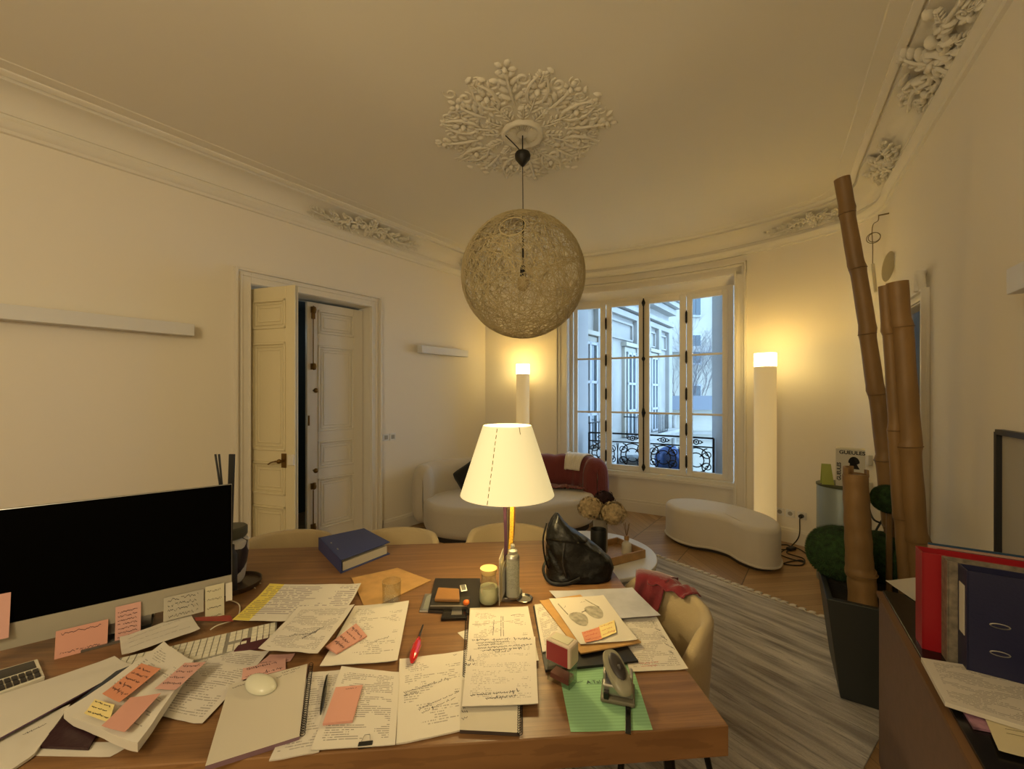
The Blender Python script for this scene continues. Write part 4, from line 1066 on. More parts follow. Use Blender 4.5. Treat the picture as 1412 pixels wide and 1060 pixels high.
def lines(v0,v1,n,u0=.12,u1=.85,h=.02,mi=0,slope=0): return [(u0,v0+(v1-v0)*k/max(1,n-1),u1-((k*37)%10)*.02,v0+(v1-v0)*k/max(1,n-1)+slope,mi,h) for k in range(n)]
# left side, back to front
sheet('paper_sheet','spreadsheet printout with a yellow left column, lying over the keyboard end','paper',[(372,807),(498,806),(468,858),(320,857)],SPREAD,z=.022,curl=.004,seed=3,group=G)
sheet('paper_sheet','crumpled form with a signature overlapping the spreadsheet printout','paper',[(412,838),(489,836),(438,903),(356,896)],T_[3],z=.034,curl=.004,seed=4,group=G,notes=[(.3,.3,.7,.38,0,.05),(.55,.25,.75,.5,0,.06)])
sheet('kraft_envelope','flat kraft envelope lying behind the water glass','envelope',[(485,797),(548,783),(594,800),(505,842)],KRAFT,z=.001,th=.003,curl=.001,seed=5)
sheet('paper_sheet','printed sheet in front of the water glass with a pink pad on its left side','paper',[(489,836),(564,829),(548,911),(441,919)],T_[2],z=.006,curl=.002,seed=6,group=G,th=.002,notes=[(.6,.3,.8,.36,0,.04)])
sheet('sticky_pad','pink sticky pad with scribbles lying on the sheet in front of the water glass','sticky pad',[(491,859),(506,876),(464,900),(449,891)],PINK,z=.0125,th=.005,notes=lines(.25,.85,4,.08,.95,.09),seed=7,wd=.0009)
sheet('dense_sheet','grey printed sheet lying under the bundle with pink notes, right of it','paper',[(285,895),(372,899),(279,1000),(200,984)],T_[3],z=.001,curl=.004,seed=8,group=G)
bpy.data.objects['dense_sheet'].name='paper_sheet.020'
sheet('receipt','long pale receipt lying over the keyboard under the computer','receipt',[(165,880),(262,846),(276,869),(168,905)],BLANK,z=.021,curl=.003,seed=9,notes=lines(.3,.8,3,.1,.9,.03),wd=.0005)
# folded bundle
sheet('paper_bundle','thick rounded bundle of folded papers carrying three pink notes','papers',[(226,888),(267,914),(190,1030),(88,984)],T_[2],z=.0125,th=.022,curl=.006,seed=10,edge=BLANK)
def note(label,C,mat,z,sd,n=4,h=.05,wd=.0008,mi=0,th=.0006,curl=.001,name='sticky_note',cat='sticky note'):
    return sheet(name,label,cat,C,mat,z=z,th=th,curl=curl,notes=lines(.2,.85,n,.08,.92,h,mi),seed=sd,wd=wd)
note('salmon sticky note with five lines, topmost on the folded bundle',[(195,915),(222,922),(165,969),(141,957)],ORN,.053,21,5,.07)
note('plain salmon sticky note at the near end of the folded bundle',[(180,962),(222,956),(172,1010),(140,1001)],PINK,.053,22,0)
note('pale yellow scribbled note at the left of the folded bundle',[(131,964),(158,972),(150,996),(116,984)],YEL,.052,23,3,.08)
note('pink sticky note half off the bundle onto the grey printed sheet',[(255,914),(284,913),(243,951),(213,950)],PINK2,.047,24,4,.08)
sheet('window_envelope','long white envelope with a purple edge at the far left of the desk front','envelope',[(-40,972),(158,906),(182,918),(-20,1030)],BLANK,z=.014,th=.004,curl=.002,seed=12,edge=M('purple envelope lining',(96,70,96),.8))
sheet('paper_sheet','white sheet with faint writing in the lower left corner of the desk','paper',[(-30,1022),(97,972),(48,1040),(-20,1085)],BLANK,z=.001,th=.006,curl=.002,seed=13,group=G,notes=[(.5,.7,.8,.72,0,.04)])
sheet('paper_sheet','thin white sheet peeking out in front of the dark leather wallet','paper',[(70,1022),(186,1024),(152,1044),(40,1042)],BLANK,z=.0,th=.0006,curl=.001,seed=14,group=G)
sheet('wallet','dark plum leather wallet under the folded bundle','wallet',[(92,983),(150,984),(122,1031),(52,1028)],M('dark plum leather',(48,22,28),.5,bump=(60,.4)),z=.003,th=.006,seed=15)
sheet('document_sleeve','dark slate plastic sleeve between the long envelope and the bundle','sleeve',[(160,925),(178,918),(120,966),(95,975)],M('slate plastic',(60,66,74),.4),z=.021,th=.003,seed=16)
note('pale pink sticky note above the left notepad',[(372,903),(407,901),(400,912),(352,918)],PINK2,.001,25,1,.1)
note('scribbled pink sticky note at the top edge of the left notepad',[(335,922),(394,908),(394,923),(333,938)],PINK2,.004,26,2,.2)
# notepad with the mouse
sheet('notepad','spiral notepad with a blank squared page and the mouse on it','notepad',[(316,944),(424,915),(413,1015),(283,1056)],GRIDP,z=.001,th=.012,seed=30,edge=M('mauve cardboard',(120,92,104),.7),notes=[(.05,.93,.2,.94,0,.02),(.66,.96,.9,.97,0,.03),(.6,.9,.85,.93,0,.02)])
def coils(a,c,n,r,parent=None,label=None,name='spiral_binding'):
    mb=MB()
    for k in range(n):
        p=a.lerp(c,(k+.5)/n); d=(c-a).normalized(); s=V((-d.y,d.x,0)); mb.tube([p+s*r*math.cos(q*PI/4)+V((0,0,r*math.sin(q*PI/4))) for q in range(8)],.0009,4,closed=True)
    return mb.build(name,BLACKM,parent,True)
def adopt(child,parent): child.parent=parent
sp_=coils(at(429,915,TZ+.013),at(417,1013,TZ+.013),34,.006,bpy.data.objects['notepad'])
sheet('paper_sheet','long sheet under the black pen, leftmost of the front papers','paper',[(427,927),(472,924),(440,1036),(371,1049)],T_[3],z=.001,th=.003,curl=.001,seed=31,group=G)
sheet('paper_sheet','printed letter under the pink pad in the middle of the front papers','paper',[(471,919),(551,927),(545,1027),(428,1034)],T_[0],z=.0055,th=.002,curl=.001,seed=32,group=G)
sheet('paper_sheet','letter with a handwritten paragraph, rightmost of the front papers','paper',[(551,909),(643,897),(640,1006),(546,1026)],T_[2],z=.001,th=.004,curl=.0015,seed=33,group=G,notes=[(.08,.52,.8,.62,0,.03),(.08,.48,.3,.5,0,.03),(.3,.3,.9,.42,0,.02),(.35,.25,.85,.36,0,.02),(.8,.95,.86,.96,0,.03)])
sheet('sticky_pad','blank pink sticky pad in front of the black pen','sticky pad',[(463,947),(500,944),(486,993),(445,997)],PINK,z=.0095,th=.006,seed=34,notes=[(.4,.9,.8,.92,0,.03)])
# binder clip
p=at(504,1030,TZ); t=thing('binder_clip','black binder clip holding the front edge of the middle papers','clip',p,R(8))
mb=MB(); mb.box((0,.0,.006),(.034,.012,.010)); mb.build('clip_body',CORD,t,bevel=.002)
mb=MB(); mb.tube([(-.01,.004,.0125),(-.006,.02,.014),(.006,.02,.014),(.01,.004,.0125)],.0008,5); mb.build('wire_handle',M('steel wire',(170,170,170),.3,1),t)
# centre notebooks and sheets
nb1=sheet('notebook','spiral notebook under the handwritten sheets, its coil along the left edge','notebook',[(648,838),(727,836),(738,930),(641,934)],GRIDP,z=.001,th=.010,seed=40,edge=M('notebook cover dark',(50,40,38),.6))
coils(at(644.5,840,TZ+.012),at(641,932,TZ+.012),36,.0065,bpy.data.objects['notebook'])
nb2=sheet('notebook','spiral notebook at the front with a doodle, its coil along the right edge','notebook',[(637,937),(717,936),(716,1010),(634,1006)],GRIDP,z=.001,th=.009,seed=41,edge=M('notebook cover dark2',(60,48,44),.6),notes=[(.02,.3,.12,.34,0,.06),(.02,.2,.12,.2,0,.08),(.03,.4,.1,.4,0,.06)])
coils(at(717.5,937,TZ+.011),at(717,1012,TZ+.011),24,.0065,nb2)
sheet('paper_sheet','white scrap sticking out left of the upper notebook','paper',[(631,872),(650,866),(650,884),(640,881)],BLANK,z=.0,th=.0006,seed=42,group=G)
sheet('paper_sheet','upper handwritten sheet with boxes, nearest to the candle','paper',[(649,841),(728,836),(743,911),(641,916)],T_[2],z=.0125,th=.001,curl=.001,seed=43,group=G,wd=.0009,notes=[(.05,.68,.3,.68,0,.004),(.68,.82,.85,.84,0,.006)]+[(.38,.45,.40,.75,0,.003),(.5,.42,.52,.82,0,.003),(.54,.42,.55,.82,0,.003)])
sheet('paper_sheet','lower sheet with dense handwriting and a circled mark, overlapping the upper one','paper',[(646,880),(738,878),(742,970),(637,974)],T_[1],z=.0155,th=.002,curl=.001,seed=44,group=G,wd=.0011,notes=[(.05,.96,.3,.97,0,.04),(.35,.96,.62,.97,0,.04),(.68,.97,.93,.96,0,.05),(.12,.90,.6,.93,0,.03),(.15,.86,.5,.88,0,.03),(.15,.81,.95,.86,0,.03),(.22,.77,.8,.80,0,.03),(.4,.74,.62,.75,0,.03),(.1,.12,.75,.16,0,.03),(.3,.08,.7,.1,0,.03),(.0,.55,.12,.55,0,.08),(.02,.62,.1,.62,0,.06)])
# right pile
sheet('folder','black folder under the right-hand pile of papers','folder',[(735,836),(815,822),(880,911),(752,924)],M('black folder card',(24,22,22),.5),z=.001,th=.008,curl=.001,seed=50)
sheet('paper_sheet','white sheets at the left of the right-hand pile, beside the kraft envelope','paper',[(737,834),(765,829),(800,884),(748,899)],T_[0],z=.0105,th=.003,curl=.001,seed=51,group=G)
sheet('paper_sheet','sheet with a red stamp and scribbles at the right edge of the desk','paper',[(850,853),(905,851),(949,923),(868,927)],T_[3],z=.001,th=.001,curl=.002,seed=52,group=G,notes=[(.75,.9,.95,.9,0,.05),(.8,.75,.92,.7,0,.05),(.85,.6,.95,.5,0,.05),(.85,.45,.97,.35,0,.05),(.85,.3,.93,.25,0,.04),(.2,.12,.55,.13,1,.03),(.22,.07,.5,.08,1,.02)])
sheet('photo_print','sheet with a grey-blue picture at the back of the right-hand pile','print',[(757,815),(872,811),(911,849),(800,857)],GREYP,z=.014,th=.001,curl=.002,seed=53)
sheet('kraft_envelope','large kraft envelope in the right-hand pile under the sheet with sunglasses','envelope',[(744,828),(800,820),(884,885),(801,901)],KRAFT,z=.016,th=.004,curl=.001,seed=54)
def glasses(mb,c,zf):
    for sgn,cu in ((0,.28),(1,.62)):
        for k in range(2):
            pass
        cv=.62 if sgn else .5; P=[(cu+.15*math.cos(a)*(1+.15*math.sin(a)),cv+.17*math.sin(a)*(1 if math.sin(a)<0 else .8)) for a in [2*PI*q/18 for q in range(18)]]
        vs=[]
        for u,v in P:
            q=bil(c,u,v); vs.append(V((q.x,q.y,zf(u,v)+.001)))
        mb.add(vs,[tuple(range(len(P)))],4)
    q1,q2=bil(c,.40,.62),bil(c,.50,.66); mb.tube([V((q1.x,q1.y,zf(.4,.6)+.001)),V((q2.x,q2.y,zf(.5,.66)+.001))],.0015,5,mi=4)
    q1,q2=bil(c,.14,.60),bil(c,.10,.86); mb.tube([V((q1.x,q1.y,zf(.14,.6)+.001)),V((q2.x,q2.y,zf(.1,.86)+.001))],.002,5,mi=4)
    q1,q2=bil(c,.76,.70),bil(c,.62,.92); mb.tube([V((q1.x,q1.y,zf(.76,.7)+.001)),V((q2.x,q2.y,zf(.62,.92)+.001))],.002,5,mi=4)
def sheet2(*a,**k):
    o=sheet(*a,**k); o.data.materials.append(GREYD); return o
GREYD=M('grey printed drawing',(150,144,130),.8,var=(60,.15))
sheet2('paper_sheet','white sheet with a grey sunglasses drawing, topmost of the right-hand pile','paper',[(757,826),(832,821),(879,883),(800,889)],BLANK,z=.0225,th=.001,curl=.002,seed=55,group=G,extra=glasses,notes=[(.15,.75,.2,.8,0,.02),(.5,.86,.6,.88,0,.02)])
note('orange-edged note on the sunglasses sheet, the left of two',[(802,872),(827,864),(831,881),(807,886)],ORN,.028,56,3,.1,.0007,1)
note('yellow-orange note on the sunglasses sheet, the right of two',[(826,863),(847,855),(850,872),(830,880)],YEL,.0295,57,3,.1,.0007,1)
def atal(mb,c,zf):
    q=bil(c,.42,.62); d=(bil(c,.9,.62)-q).normalized(); n=V((-d.y,d.x,0)); text_mesh(mb,'A.Tal',.020,frameM(q+V((0,0,.0022)),d,n),2)
sheet('green_paper','pale green ruled sheet under the stamp and the hole punch','paper',[(768,912),(868,905),(900,1006),(787,1009)],GREEN,z=.0,th=.0008,curl=.0004,seed=58,notes=[(.15,.63,.3,.65,0,.02)],extra=atal)
# ---- blue binder lying on the desk
BLUE=M('blue binder board',(40,52,104),.45,bump=(120,.1)); NAVYB=M('navy binder board',(24,26,62),.45,bump=(140,.15)); REDB=M('red binder board',(150,16,28),.4)
CHROME=M('chrome',(200,200,200),.2,1); PAGES=M('stack of page edges',(150,142,132),.8,bump=(400,.3))
A=at(440,747,TZ+.065);
# corners on the desk: back-left, back-right, front-right, front-left at cover height
zt_=TZ+.065
cTL,cTR,cBR,cBL=at(439,741,zt_),at(502,728,zt_),at(538,747,zt_),at(470,772,zt_)
bn=thing('ring_binder','blue lever-arch binder lying flat at the far side of the desk','binder',(cTL+cBR)/2-V((0,0,.065)),0)
def quadbox(mb,c,z0,z1,mi=0): mb.prism([(q.x,q.y) for q in c],z0,z1,mi)
mb=MB(); cc=[cBL,cBR,cTR,cTL]; quadbox(mb,cc,zt_-.003,zt_); mb.build('cover',BLUE,bn,True,bevel=.001)
mb=MB(); quadbox(mb,cc,TZ+.001,TZ+.004); mb.build('cover',BLUE,bn,True,bevel=.001)
sp0,sp1=cTL,cBL; d=(cBR-cBL).normalized()*.003
mb=MB(); quadbox(mb,[sp1,sp1+d,sp0+d,sp0],TZ+.001,zt_); mb.build('spine',BLUE,bn,True)
mb=MB(); ins=[cBL.lerp(cBR,.05).lerp(cTL,.03),cBR.lerp(cBL,.05).lerp(cTR,.04),cTR.lerp(cTL,.05),cTL.lerp(cTR,.05)]; quadbox(mb,ins,TZ+.005,TZ+.045); mb.build('pages',PAGES,bn,True)
mb=MB()
for f in (.34,.62):
    q=cTL.lerp(cBL,f)+(cTR-cTL)*.12; dd=(cBL-cTL).normalized(); mb.tube([q+V((0,0,.001))-dd*.01,q+V((0,0,.0015))+dd*.012],.003,8,flat=.5)
mb.build('cover_eyelet',CHROME,bn,True)
# ---- water glass
GLASS=M('clear glass',(246,244,236),.03,trans=1,spec=.5)
def glass_clear(name,tint=(.93,.94,.92,1),ior=1.35,ro=.03):
    m,nt,b=newmat(name); nt.nodes.remove(b); tr=nd(nt,'ShaderNodeBsdfTransparent'); tr.inputs[0].default_value=tint; gl=nd(nt,'ShaderNodeBsdfGlossy'); gl.inputs['Roughness'].default_value=ro
    fr=nd(nt,'ShaderNodeLayerWeight',inp={'Blend':.3}); mx=nd(nt,'ShaderNodeMixShader'); nt.links.new(math_(nt,'MULTIPLY_ADD',math_(nt,'POWER',fr.outputs[1],2),.55,.05),mx.inputs[0]); nt.links.new(tr.outputs[0],mx.inputs[1]); nt.links.new(gl.outputs[0],mx.inputs[2]); nt.links.new(mx.outputs[0],nt.nodes['Material Output'].inputs[0]); return m
CG=glass_clear('clear thin glass',ior=1.5); 
p=at(540,829,TZ+.0045)
t=thing('water_glass','clear glass tumbler standing on the kraft envelope','glass',p)
mb=MB(); mb.lathe([(0,.001),(.034,.001),(.036,.004),(.038,.085),(.0365,.085),(.033,.012),(0,.012)],32); mb.build('glass_body',CG,t)
# ---- black slate with odds and ends
tk=at(622,828,TZ); 
sheet('notebook_cover','flat black notebook under the phone and the small brown box','notebook',[(600,797),(662,797),(662,846),(590,842)],M('black leatherette',(34,30,28),.4),z=.001,th=.008,seed=60)
def gadget(name,label,cat,C,z,th,mat,parts=(),bev=.002):
    c=[at(q[0],q[1],TZ+z+th) for q in C]; t=thing(name,label,cat,(c[0]+c[2])/2-V((0,0,th)))
    mb=MB(); mb.prism([(q.x,q.y) for q in reversed(c)],TZ+z,TZ+z+th); mb.build('body',mat,t,True,bevel=bev)
    for nm,(u0,v0,u1,v1),h,m in parts:
        mb=MB(); cc=[bil(c,u0,v1),bil(c,u1,v1),bil(c,u1,v0),bil(c,u0,v0)]; mb.prism([(q.x,q.y) for q in reversed(cc)],TZ+z+th,TZ+z+th+h); mb.build(nm,m,t,True)
    return t
SILV=M('brushed silver',(176,174,168),.3,.9); PBLK=M('glossy black plastic',(18,17,17),.2)
gadget('phone','silver-edged phone lying at the left of the black notebook','phone',[(586,818),(600,818),(598,842),(578,842)],.0,.008,SILV,[('screen',(.25,.1,.9,.85),.0005,M('grey screen',(128,128,118),.3))])
gadget('card_case','flat dark grey card case under the small brown box','case',[(597,824),(648,822),(645,836),(592,836)],.010,.012,M('dark grey metal case',(72,68,58),.3,.5),[('lid_line',(.02,.0,.98,.12),.0006,SILV)])
gadget('small_box','small brown leather box on the stack in front of the black notebook','box',[(604,809),(633,811),(634,826),(599,825)],.0225,.014,M('tan leather',(138,96,50),.55,bump=(90,.2)),(),.004)
gadget('lighter','dark lighter with a chrome square lying in front of the card case','lighter',[(612,838),(643,836),(644,851),(608,852)],.0,.012,PBLK,[('chrome_plate',(.38,.25,.8,.95),.0008,CHROME)])
p=at(639,813,TZ+.024); t=thing('wristwatch','small square silver watch leaning right of the brown box','watch',p,R(20))
mb=MB(); mb.box((0,0,.006),(.030,.036,.008),0,0,Matrix.Rotation(R(25),3,'X')); mb.build('case',CHROME,t,bevel=.004)
mb=MB(); mb.box((0,-.001,.0105),(.019,.024,.002),0,0,Matrix.Rotation(R(25),3,'X')); mb.build('dial',PBLK,t)
p=at(643,833,TZ+.0225); mb=MB(); mb.blob(V((0,0,.008)),(.013,.012,.010),12,8,fn=lambda d:1+.2*noise.noise(d*3)); o=mb.build('orange_cap',M('bright orange plastic',(226,110,30),.4)); o.location=p; tag(o,'small bright orange cap beside the card case','cap')
# ---- candle in glass jar with cork lid
p=at(674,831,TZ+.001); t=thing('candle_jar','glass jar candle with a pale cork lid beside the lamp foot','candle',p)
mb=MB(); mb.lathe([(0,.001),(.036,.001),(.041,.012),(.040,.05),(.036,.078),(.030,.092),(.030,.128),(.0285,.128),(.0285,.092),(.034,.078),(.038,.05),(.038,.012),(0,.006)],32); mb.build('jar',CG,t)
mb=MB(); mb.lathe([(0,.008),(.034,.008),(.0375,.014),(.0375,.05),(.035,.068),(0,.068)],32); mb.build('wax',M('pale green-cream wax',(206,204,168),.6,emit=None),t)
mb=MB(); mb.lathe([(.0,.118),(.028,.118),(.033,.130),(.035,.136),(.035,.142),(0,.143)],32); mb.build('cork_lid',M('cork',(214,182,120),.8),t)
# ---- spray can
p=at(707,828,TZ+.001)+V((0,0,.0165)); t=thing('spray_can','slim grey spray can standing on the lamp foot, right of its pole','spray can',p)
CAN=text_mat('printed grey can label',(150,150,140),ink=(90,90,84),rows=26,seed=4,dens=.45,para=.4,amt=.5,words=30,mar=0)
mb=MB(); mb.grid(lambda u,v:V((.0275*math.cos(u*2*PI),.0275*math.sin(u*2*PI),.008+.152*v)),32,8); mb.build('can_body',CAN,t,split=0)
mb=MB(); mb.lathe([(0,0),(.026,0),(.0285,.004),(.0285,.009)],32); mb.lathe([(.0285,.159),(.0285,.164),(.022,.174),(.02,.176),(.0,.176)],32); mb.build('rim',SILV,t)
mb=MB(); mb.lathe([(.0,.175),(.019,.175),(.019,.190),(.010,.198),(.009,.212),(.007,.215),(0,.215)],24); mb.build('cap',M('silver grey cap',(150,148,142),.35,.5),t)
# ---- table lamp
LX,LY=-.020,1.72
tl=thing('table_lamp','lit table lamp with a large white conical shade in the middle of the desk','lamp',(LX,LY,TZ+.001))
ALU=M('satin aluminium',(150,150,148),.3,.95)
mb=MB(); mb.lathe([(0,0),(.064,0),(.064,.012),(.061,.015),(0,.015)],48); mb.build('lamp_base',ALU,tl)
mb=MB(); mb.tube([(0,0,.014),(0,0,.45)],.0095,16); mb.build('pole',ALU,tl)
SHADE=M('lit white lamp shade',(240,232,206),.8,emit=(255,234,168),estr=SHS)
z0,z1,r0,r1=.425,.715,.198,.103
mb=MB(); mb.lathe([(r0,z0),(r1,z1),(r1-.003,z1),(r0-.003,z0),(r0,z0)],64,cap=False); sh=mb.build('lamp_shade',SHADE,tl)
mb=MB(); a=R(-112)
for k in range(12):
    f=(k+.5)/12; mb.tube([((r0+(r1-r0)*q+.0005)*math.cos(a),(r0+(r1-r0)*q+.0005)*math.sin(a),z0+(z1-z0)*q) for q in (k/12+.01,(k+1)/12-.02)],.0016,4)
mb.tube([((r0+(r1-r0)*q+.0008)*math.cos(R(-62)),(r0+(r1-r0)*q+.0008)*math.sin(R(-62)),z0+(z1-z0)*q) for q in (.9,1)],.0014,4)
mb.build('seam',M('grey seam',(150,142,120),.7),sh)
mb=MB()
for k in range(3):
    a=2*PI*k/3; mb.tube([(0,0,z1-.03),((r1-.004)*math.cos(a),(r1-.004)*math.sin(a),z1-.03)],.0015,5)
mb.build('shade_spider',ALU,tl)
mb=MB(); mb.blob((0,0,.475),(.022,.022,.028),14,10); mb.build('bulb',M('lit bulb',(255,240,210),.4,emit=(255,210,140),estr=6),tl)
ld=bpy.data.lights.new('table_lamp_light','POINT'); ld.energy=LAMPW; ld.color=(1,.80,.42); ld.shadow_soft_size=.022
lo=bpy.data.objects.new('table_lamp_light',ld); coll.objects.link(lo); lo.parent=tl; lo.location=(0.0,0,.53)
# lanyard hanging on the pole: yellow and purple
mb=MB()
def ribbon(mb,pts,w,mi,n):
    q=catmull(pts,8); vs=[]
    for p in q: vs+=[V(p)-V(n)*w/2,V(p)+V(n)*w/2]
    mb.add(vs,[(2*i,2*i+1,2*i+3,2*i+2) for i in range(len(q)-1)],mi,smooth=True)
B=V((LX,LY,TZ))
ribbon(mb,[B+V((.018,-.014,.50)),B+V((.020,-.016,.38)),B+V((.016,-.017,.24)),B+V((.004,-.018,.15)),B+V((-.008,-.02,.11))],.016,0,(1,.2,0))
ribbon(mb,[B+V((-.012,-.016,.50)),B+V((-.010,-.017,.36)),B+V((-.006,-.017,.22)),B+V((-.012,-.016,.09))],.013,1,(1,-.2,0))
mb.tube(catmull([B+V((.03,-.006,.5)),B+V((.031,-.006,.35)),B+V((.026,-.006,.25)),B+V((.012,-.012,.19))],8),.003,6,mi=2)
tag(mb.build('lanyard',[M('yellow printed ribbon',(206,160,50),.7,var=(220,.25)),M('purple ribbon',(70,36,62),.7),M('brown cord',(110,70,36),.7)],solid=.001),'yellow and purple lanyard hanging down the lamp pole','lanyard')
# leaflets in a stand behind the candle
t=thing('leaflet_stand','small upright stand of leaflets between the candle jar and the lamp pole','leaflets',at(690,832,TZ+.001))
o_=at(690,832,TZ+.001)
for k in range(4):
    mb=MB(); mb.bar(o_+V((-.004+k*.006,-.03+.01*k,.10-.006*k)),o_+V((.010+k*.006,.085,.10-.006*k)),.0012,.185-.03*k); mb.build('leaflet',[BLANK,CREAM,BLANK,GREYP][k],t,True)
mb=MB(); mb.bar(o_+V((-.07,-.02,.036)),o_+V((-.02,.0,.05)),.0015,.07); mb.build('leaflet',CREAM,t,True)
# small metal dish under the can
mb=MB(); mb.lathe([(0,.003),(.030,.003),(.036,.009),(.038,.008),(.032,.0),(0,.0)],32,at(722,829,TZ+.001)+V((.0,.015,0))); tag(mb.build('metal_tray',CHROME),'thin chrome dish just right of the spray can','dish')
# ---- screwdriver
a=at(583,862,TZ+.012); c=at(568,912,TZ+.016); d=(c-a).normalized()
t=thing('screwdriver','red-handled screwdriver lying in the middle of the desk','screwdriver',(a+c)/2-V((0,0,.014)))
mid=a.lerp(c,.38); mb=MB(); mb.tube([a,mid],.0035,8); mb.build('shaft',M('dark steel',(70,70,76),.3,.9),t,True)
RP=M('translucent red plastic',(190,24,24),.15,coat=.6)
mb=MB(); q=[mid.lerp(c,k/8) for k in range(9)]; mb.tube(q,[.006,.010,.0135,.0145,.014,.0145,.014,.012,.006],10); mb.build('handle',RP,t,True)
# ---- pen
a=at(451,931,TZ+.013); c=at(442,985,TZ+.013); t=thing('pen','black ballpoint pen lying on the front papers left of the blank pink pad','pen',(a+c)/2-V((0,0,.007)))
mb=MB(); q=[a.lerp(c,k/6) for k in range(7)]; mb.tube(q,[.0025,.0045,.0055,.0055,.005,.0045,.0015],10); mb.build('barrel',PBLK,t,True)
mb=MB(); mb.tube([a+V((.004,0,.006)),a.lerp(c,.35)+V((.004,0,.007))],.0013,5); mb.build('clip',SILV,t,True)
# ---- mouse
p=at(359,946,TZ+.0135); t=thing('mouse','white glossy computer mouse on the left notepad','mouse',p,R(-25))
def mf(u,v):
    a=u*2*PI; r=math.sin(v*PI/2); x=.054*r*math.cos(a); y=.030*r*math.sin(a)*(1+.1*math.cos(a)); return V((x,y,.0015+.024*math.cos(v*PI/2)**.8*(1-.15*math.cos(a)*r)))
mb=MB(); mb.grid(mf,32,14); mb.add([mf(k/32,1)-V((0,0,.0015)) for k in range(32)],[tuple(range(31,-1,-1))]); mb.build('shell',M('white mouse plastic',(206,204,184),.25),t,split=0)
# ---- keyboard
kb_o=V((-.862,1.49,TZ+.001)); kd=V((-.88,-.475,0)).normalized(); kf=V((.475,-.88,0)).normalized(); KL,KD=.43,.115
kb=thing('keyboard','white and silver computer keyboard in front of the computer, partly under papers','keyboard',kb_o)
def kp(a,c,z): return kb_o+kd*a+kf*c+V((0,0,z))
KEYC=M('white keycap',(206,200,182),.5); 
mb=MB(); vs=[kp(0,0,0),kp(0,KD,0),kp(KL,KD,0),kp(KL,0,0),kp(0,0,.014),kp(0,KD,.006),kp(KL,KD,.006),kp(KL,0,.014)]
mb.add(vs,[(0,1,2,3),(7,6,5,4),(0,4,5,1),(1,5,6,2),(2,6,7,3),(3,7,4,0)]); mb.build('keyboard_body',M('brushed keyboard grey',(160,156,146),.4,.4),kb,True)
def key(a0,a1,r):
    mb=MB(); c0=.005+r*.018; c1=c0+.0155; zz=.0145-.07*(c0); vs=[kp(a0,c0,zz-.001),kp(a0,c1,zz-.0022),kp(a1,c1,zz-.0022),kp(a1,c0,zz-.001)]; up=V((0,0,.003)); vs+= [q+up for q in vs]
    mb.add(vs,[(0,1,2,3),(7,6,5,4),(0,4,5,1),(1,5,6,2),(2,6,7,3),(3,7,4,0)]); return mb
cols=[]; x=.005
for g,n in enumerate((4,3,15)):
    for k in range(n): cols.append(x); x+=.0183
    x+=.009
nk=0; rest=MB()
for r in range(6):
    for i,x in enumerate(cols):
        if 4<=i<7 and r in (3,): continue
        if r==5 and 9<i<16:
            if i==10: m_=key(x,x+.0183*6-.0028,r)
            else: continue
        else: m_=key(x,min(x+.0155,KL-.003),r)
        if nk<98: m_.build('key',KEYC,kb,True); nk+=1
        else: rest.add(m_.v,m_.f)
q=rest.build('key_row',KEYC,kb,True); q['kind']='stuff'
# ---- computer
m0=V((-1.103,1.60,0)); md=V((-.804,-.595,0)); mn=V((.595,-.804,0))   # right end, direction to the left, towards the viewer
mc=thing('desktop_computer','large all-in-one computer with a black screen and sticky notes on its silver chin','computer',m0+md*.325+V((0,0,TZ+.001)))
ML=.65; zb,zc_,ztp=.805,.885,1.24
def mp_(a,o,z): return m0+md*a+mn*o+V((0,0,z))
def panel(mb,a0,a1,o0,o1,z0,z1,mi=0):
    vs=[mp_(a0,o0,z0),mp_(a1,o0,z0),mp_(a1,o1,z0),mp_(a0,o1,z0),mp_(a0,o0,z1),mp_(a1,o0,z1),mp_(a1,o1,z1),mp_(a0,o1,z1)]
    mb.add(vs,[(3,2,1,0),(4,5,6,7),(0,1,5,4),(1,2,6,5),(2,3,7,6),(3,0,4,7)],mi)
mb=MB(); panel(mb,0,ML,-.012,0,zb,ztp); mb.build('case',ALU,mc,True,bevel=.003)
mb=MB(); panel(mb,.002,ML-.002,.0003,.003,zc_,ztp-.002); mb.build('screen',M('black screen glass',(1,1,1),.5,spec=.03),mc,True)
mb=MB(); panel(mb,.002,ML-.002,.0003,.0035,zb+.001,zc_-.001); mb.build('chin',M('silver chin',(164,158,144),.45,.3),mc,True)
mb=MB(); panel(mb,.24,.41,-.018,-.012,TZ+.02,1.0); panel(mb,.24,.41,-.17,.03,TZ+.001,TZ+.008); panel(mb,.24,.41,-.075,-.015,.93,.94); mb.add([mp_(.24,-.10,TZ+.006),mp_(.41,-.10,TZ+.006),mp_(.41,-.02,.98),mp_(.24,-.02,.98),mp_(.24,-.106,TZ+.006),mp_(.41,-.106,TZ+.006),mp_(.41,-.026,.98),mp_(.24,-.026,.98)],[(0,1,2,3),(7,6,5,4),(0,3,7,4),(1,5,6,2)]); mb.build('stand',ALU,mc,True)
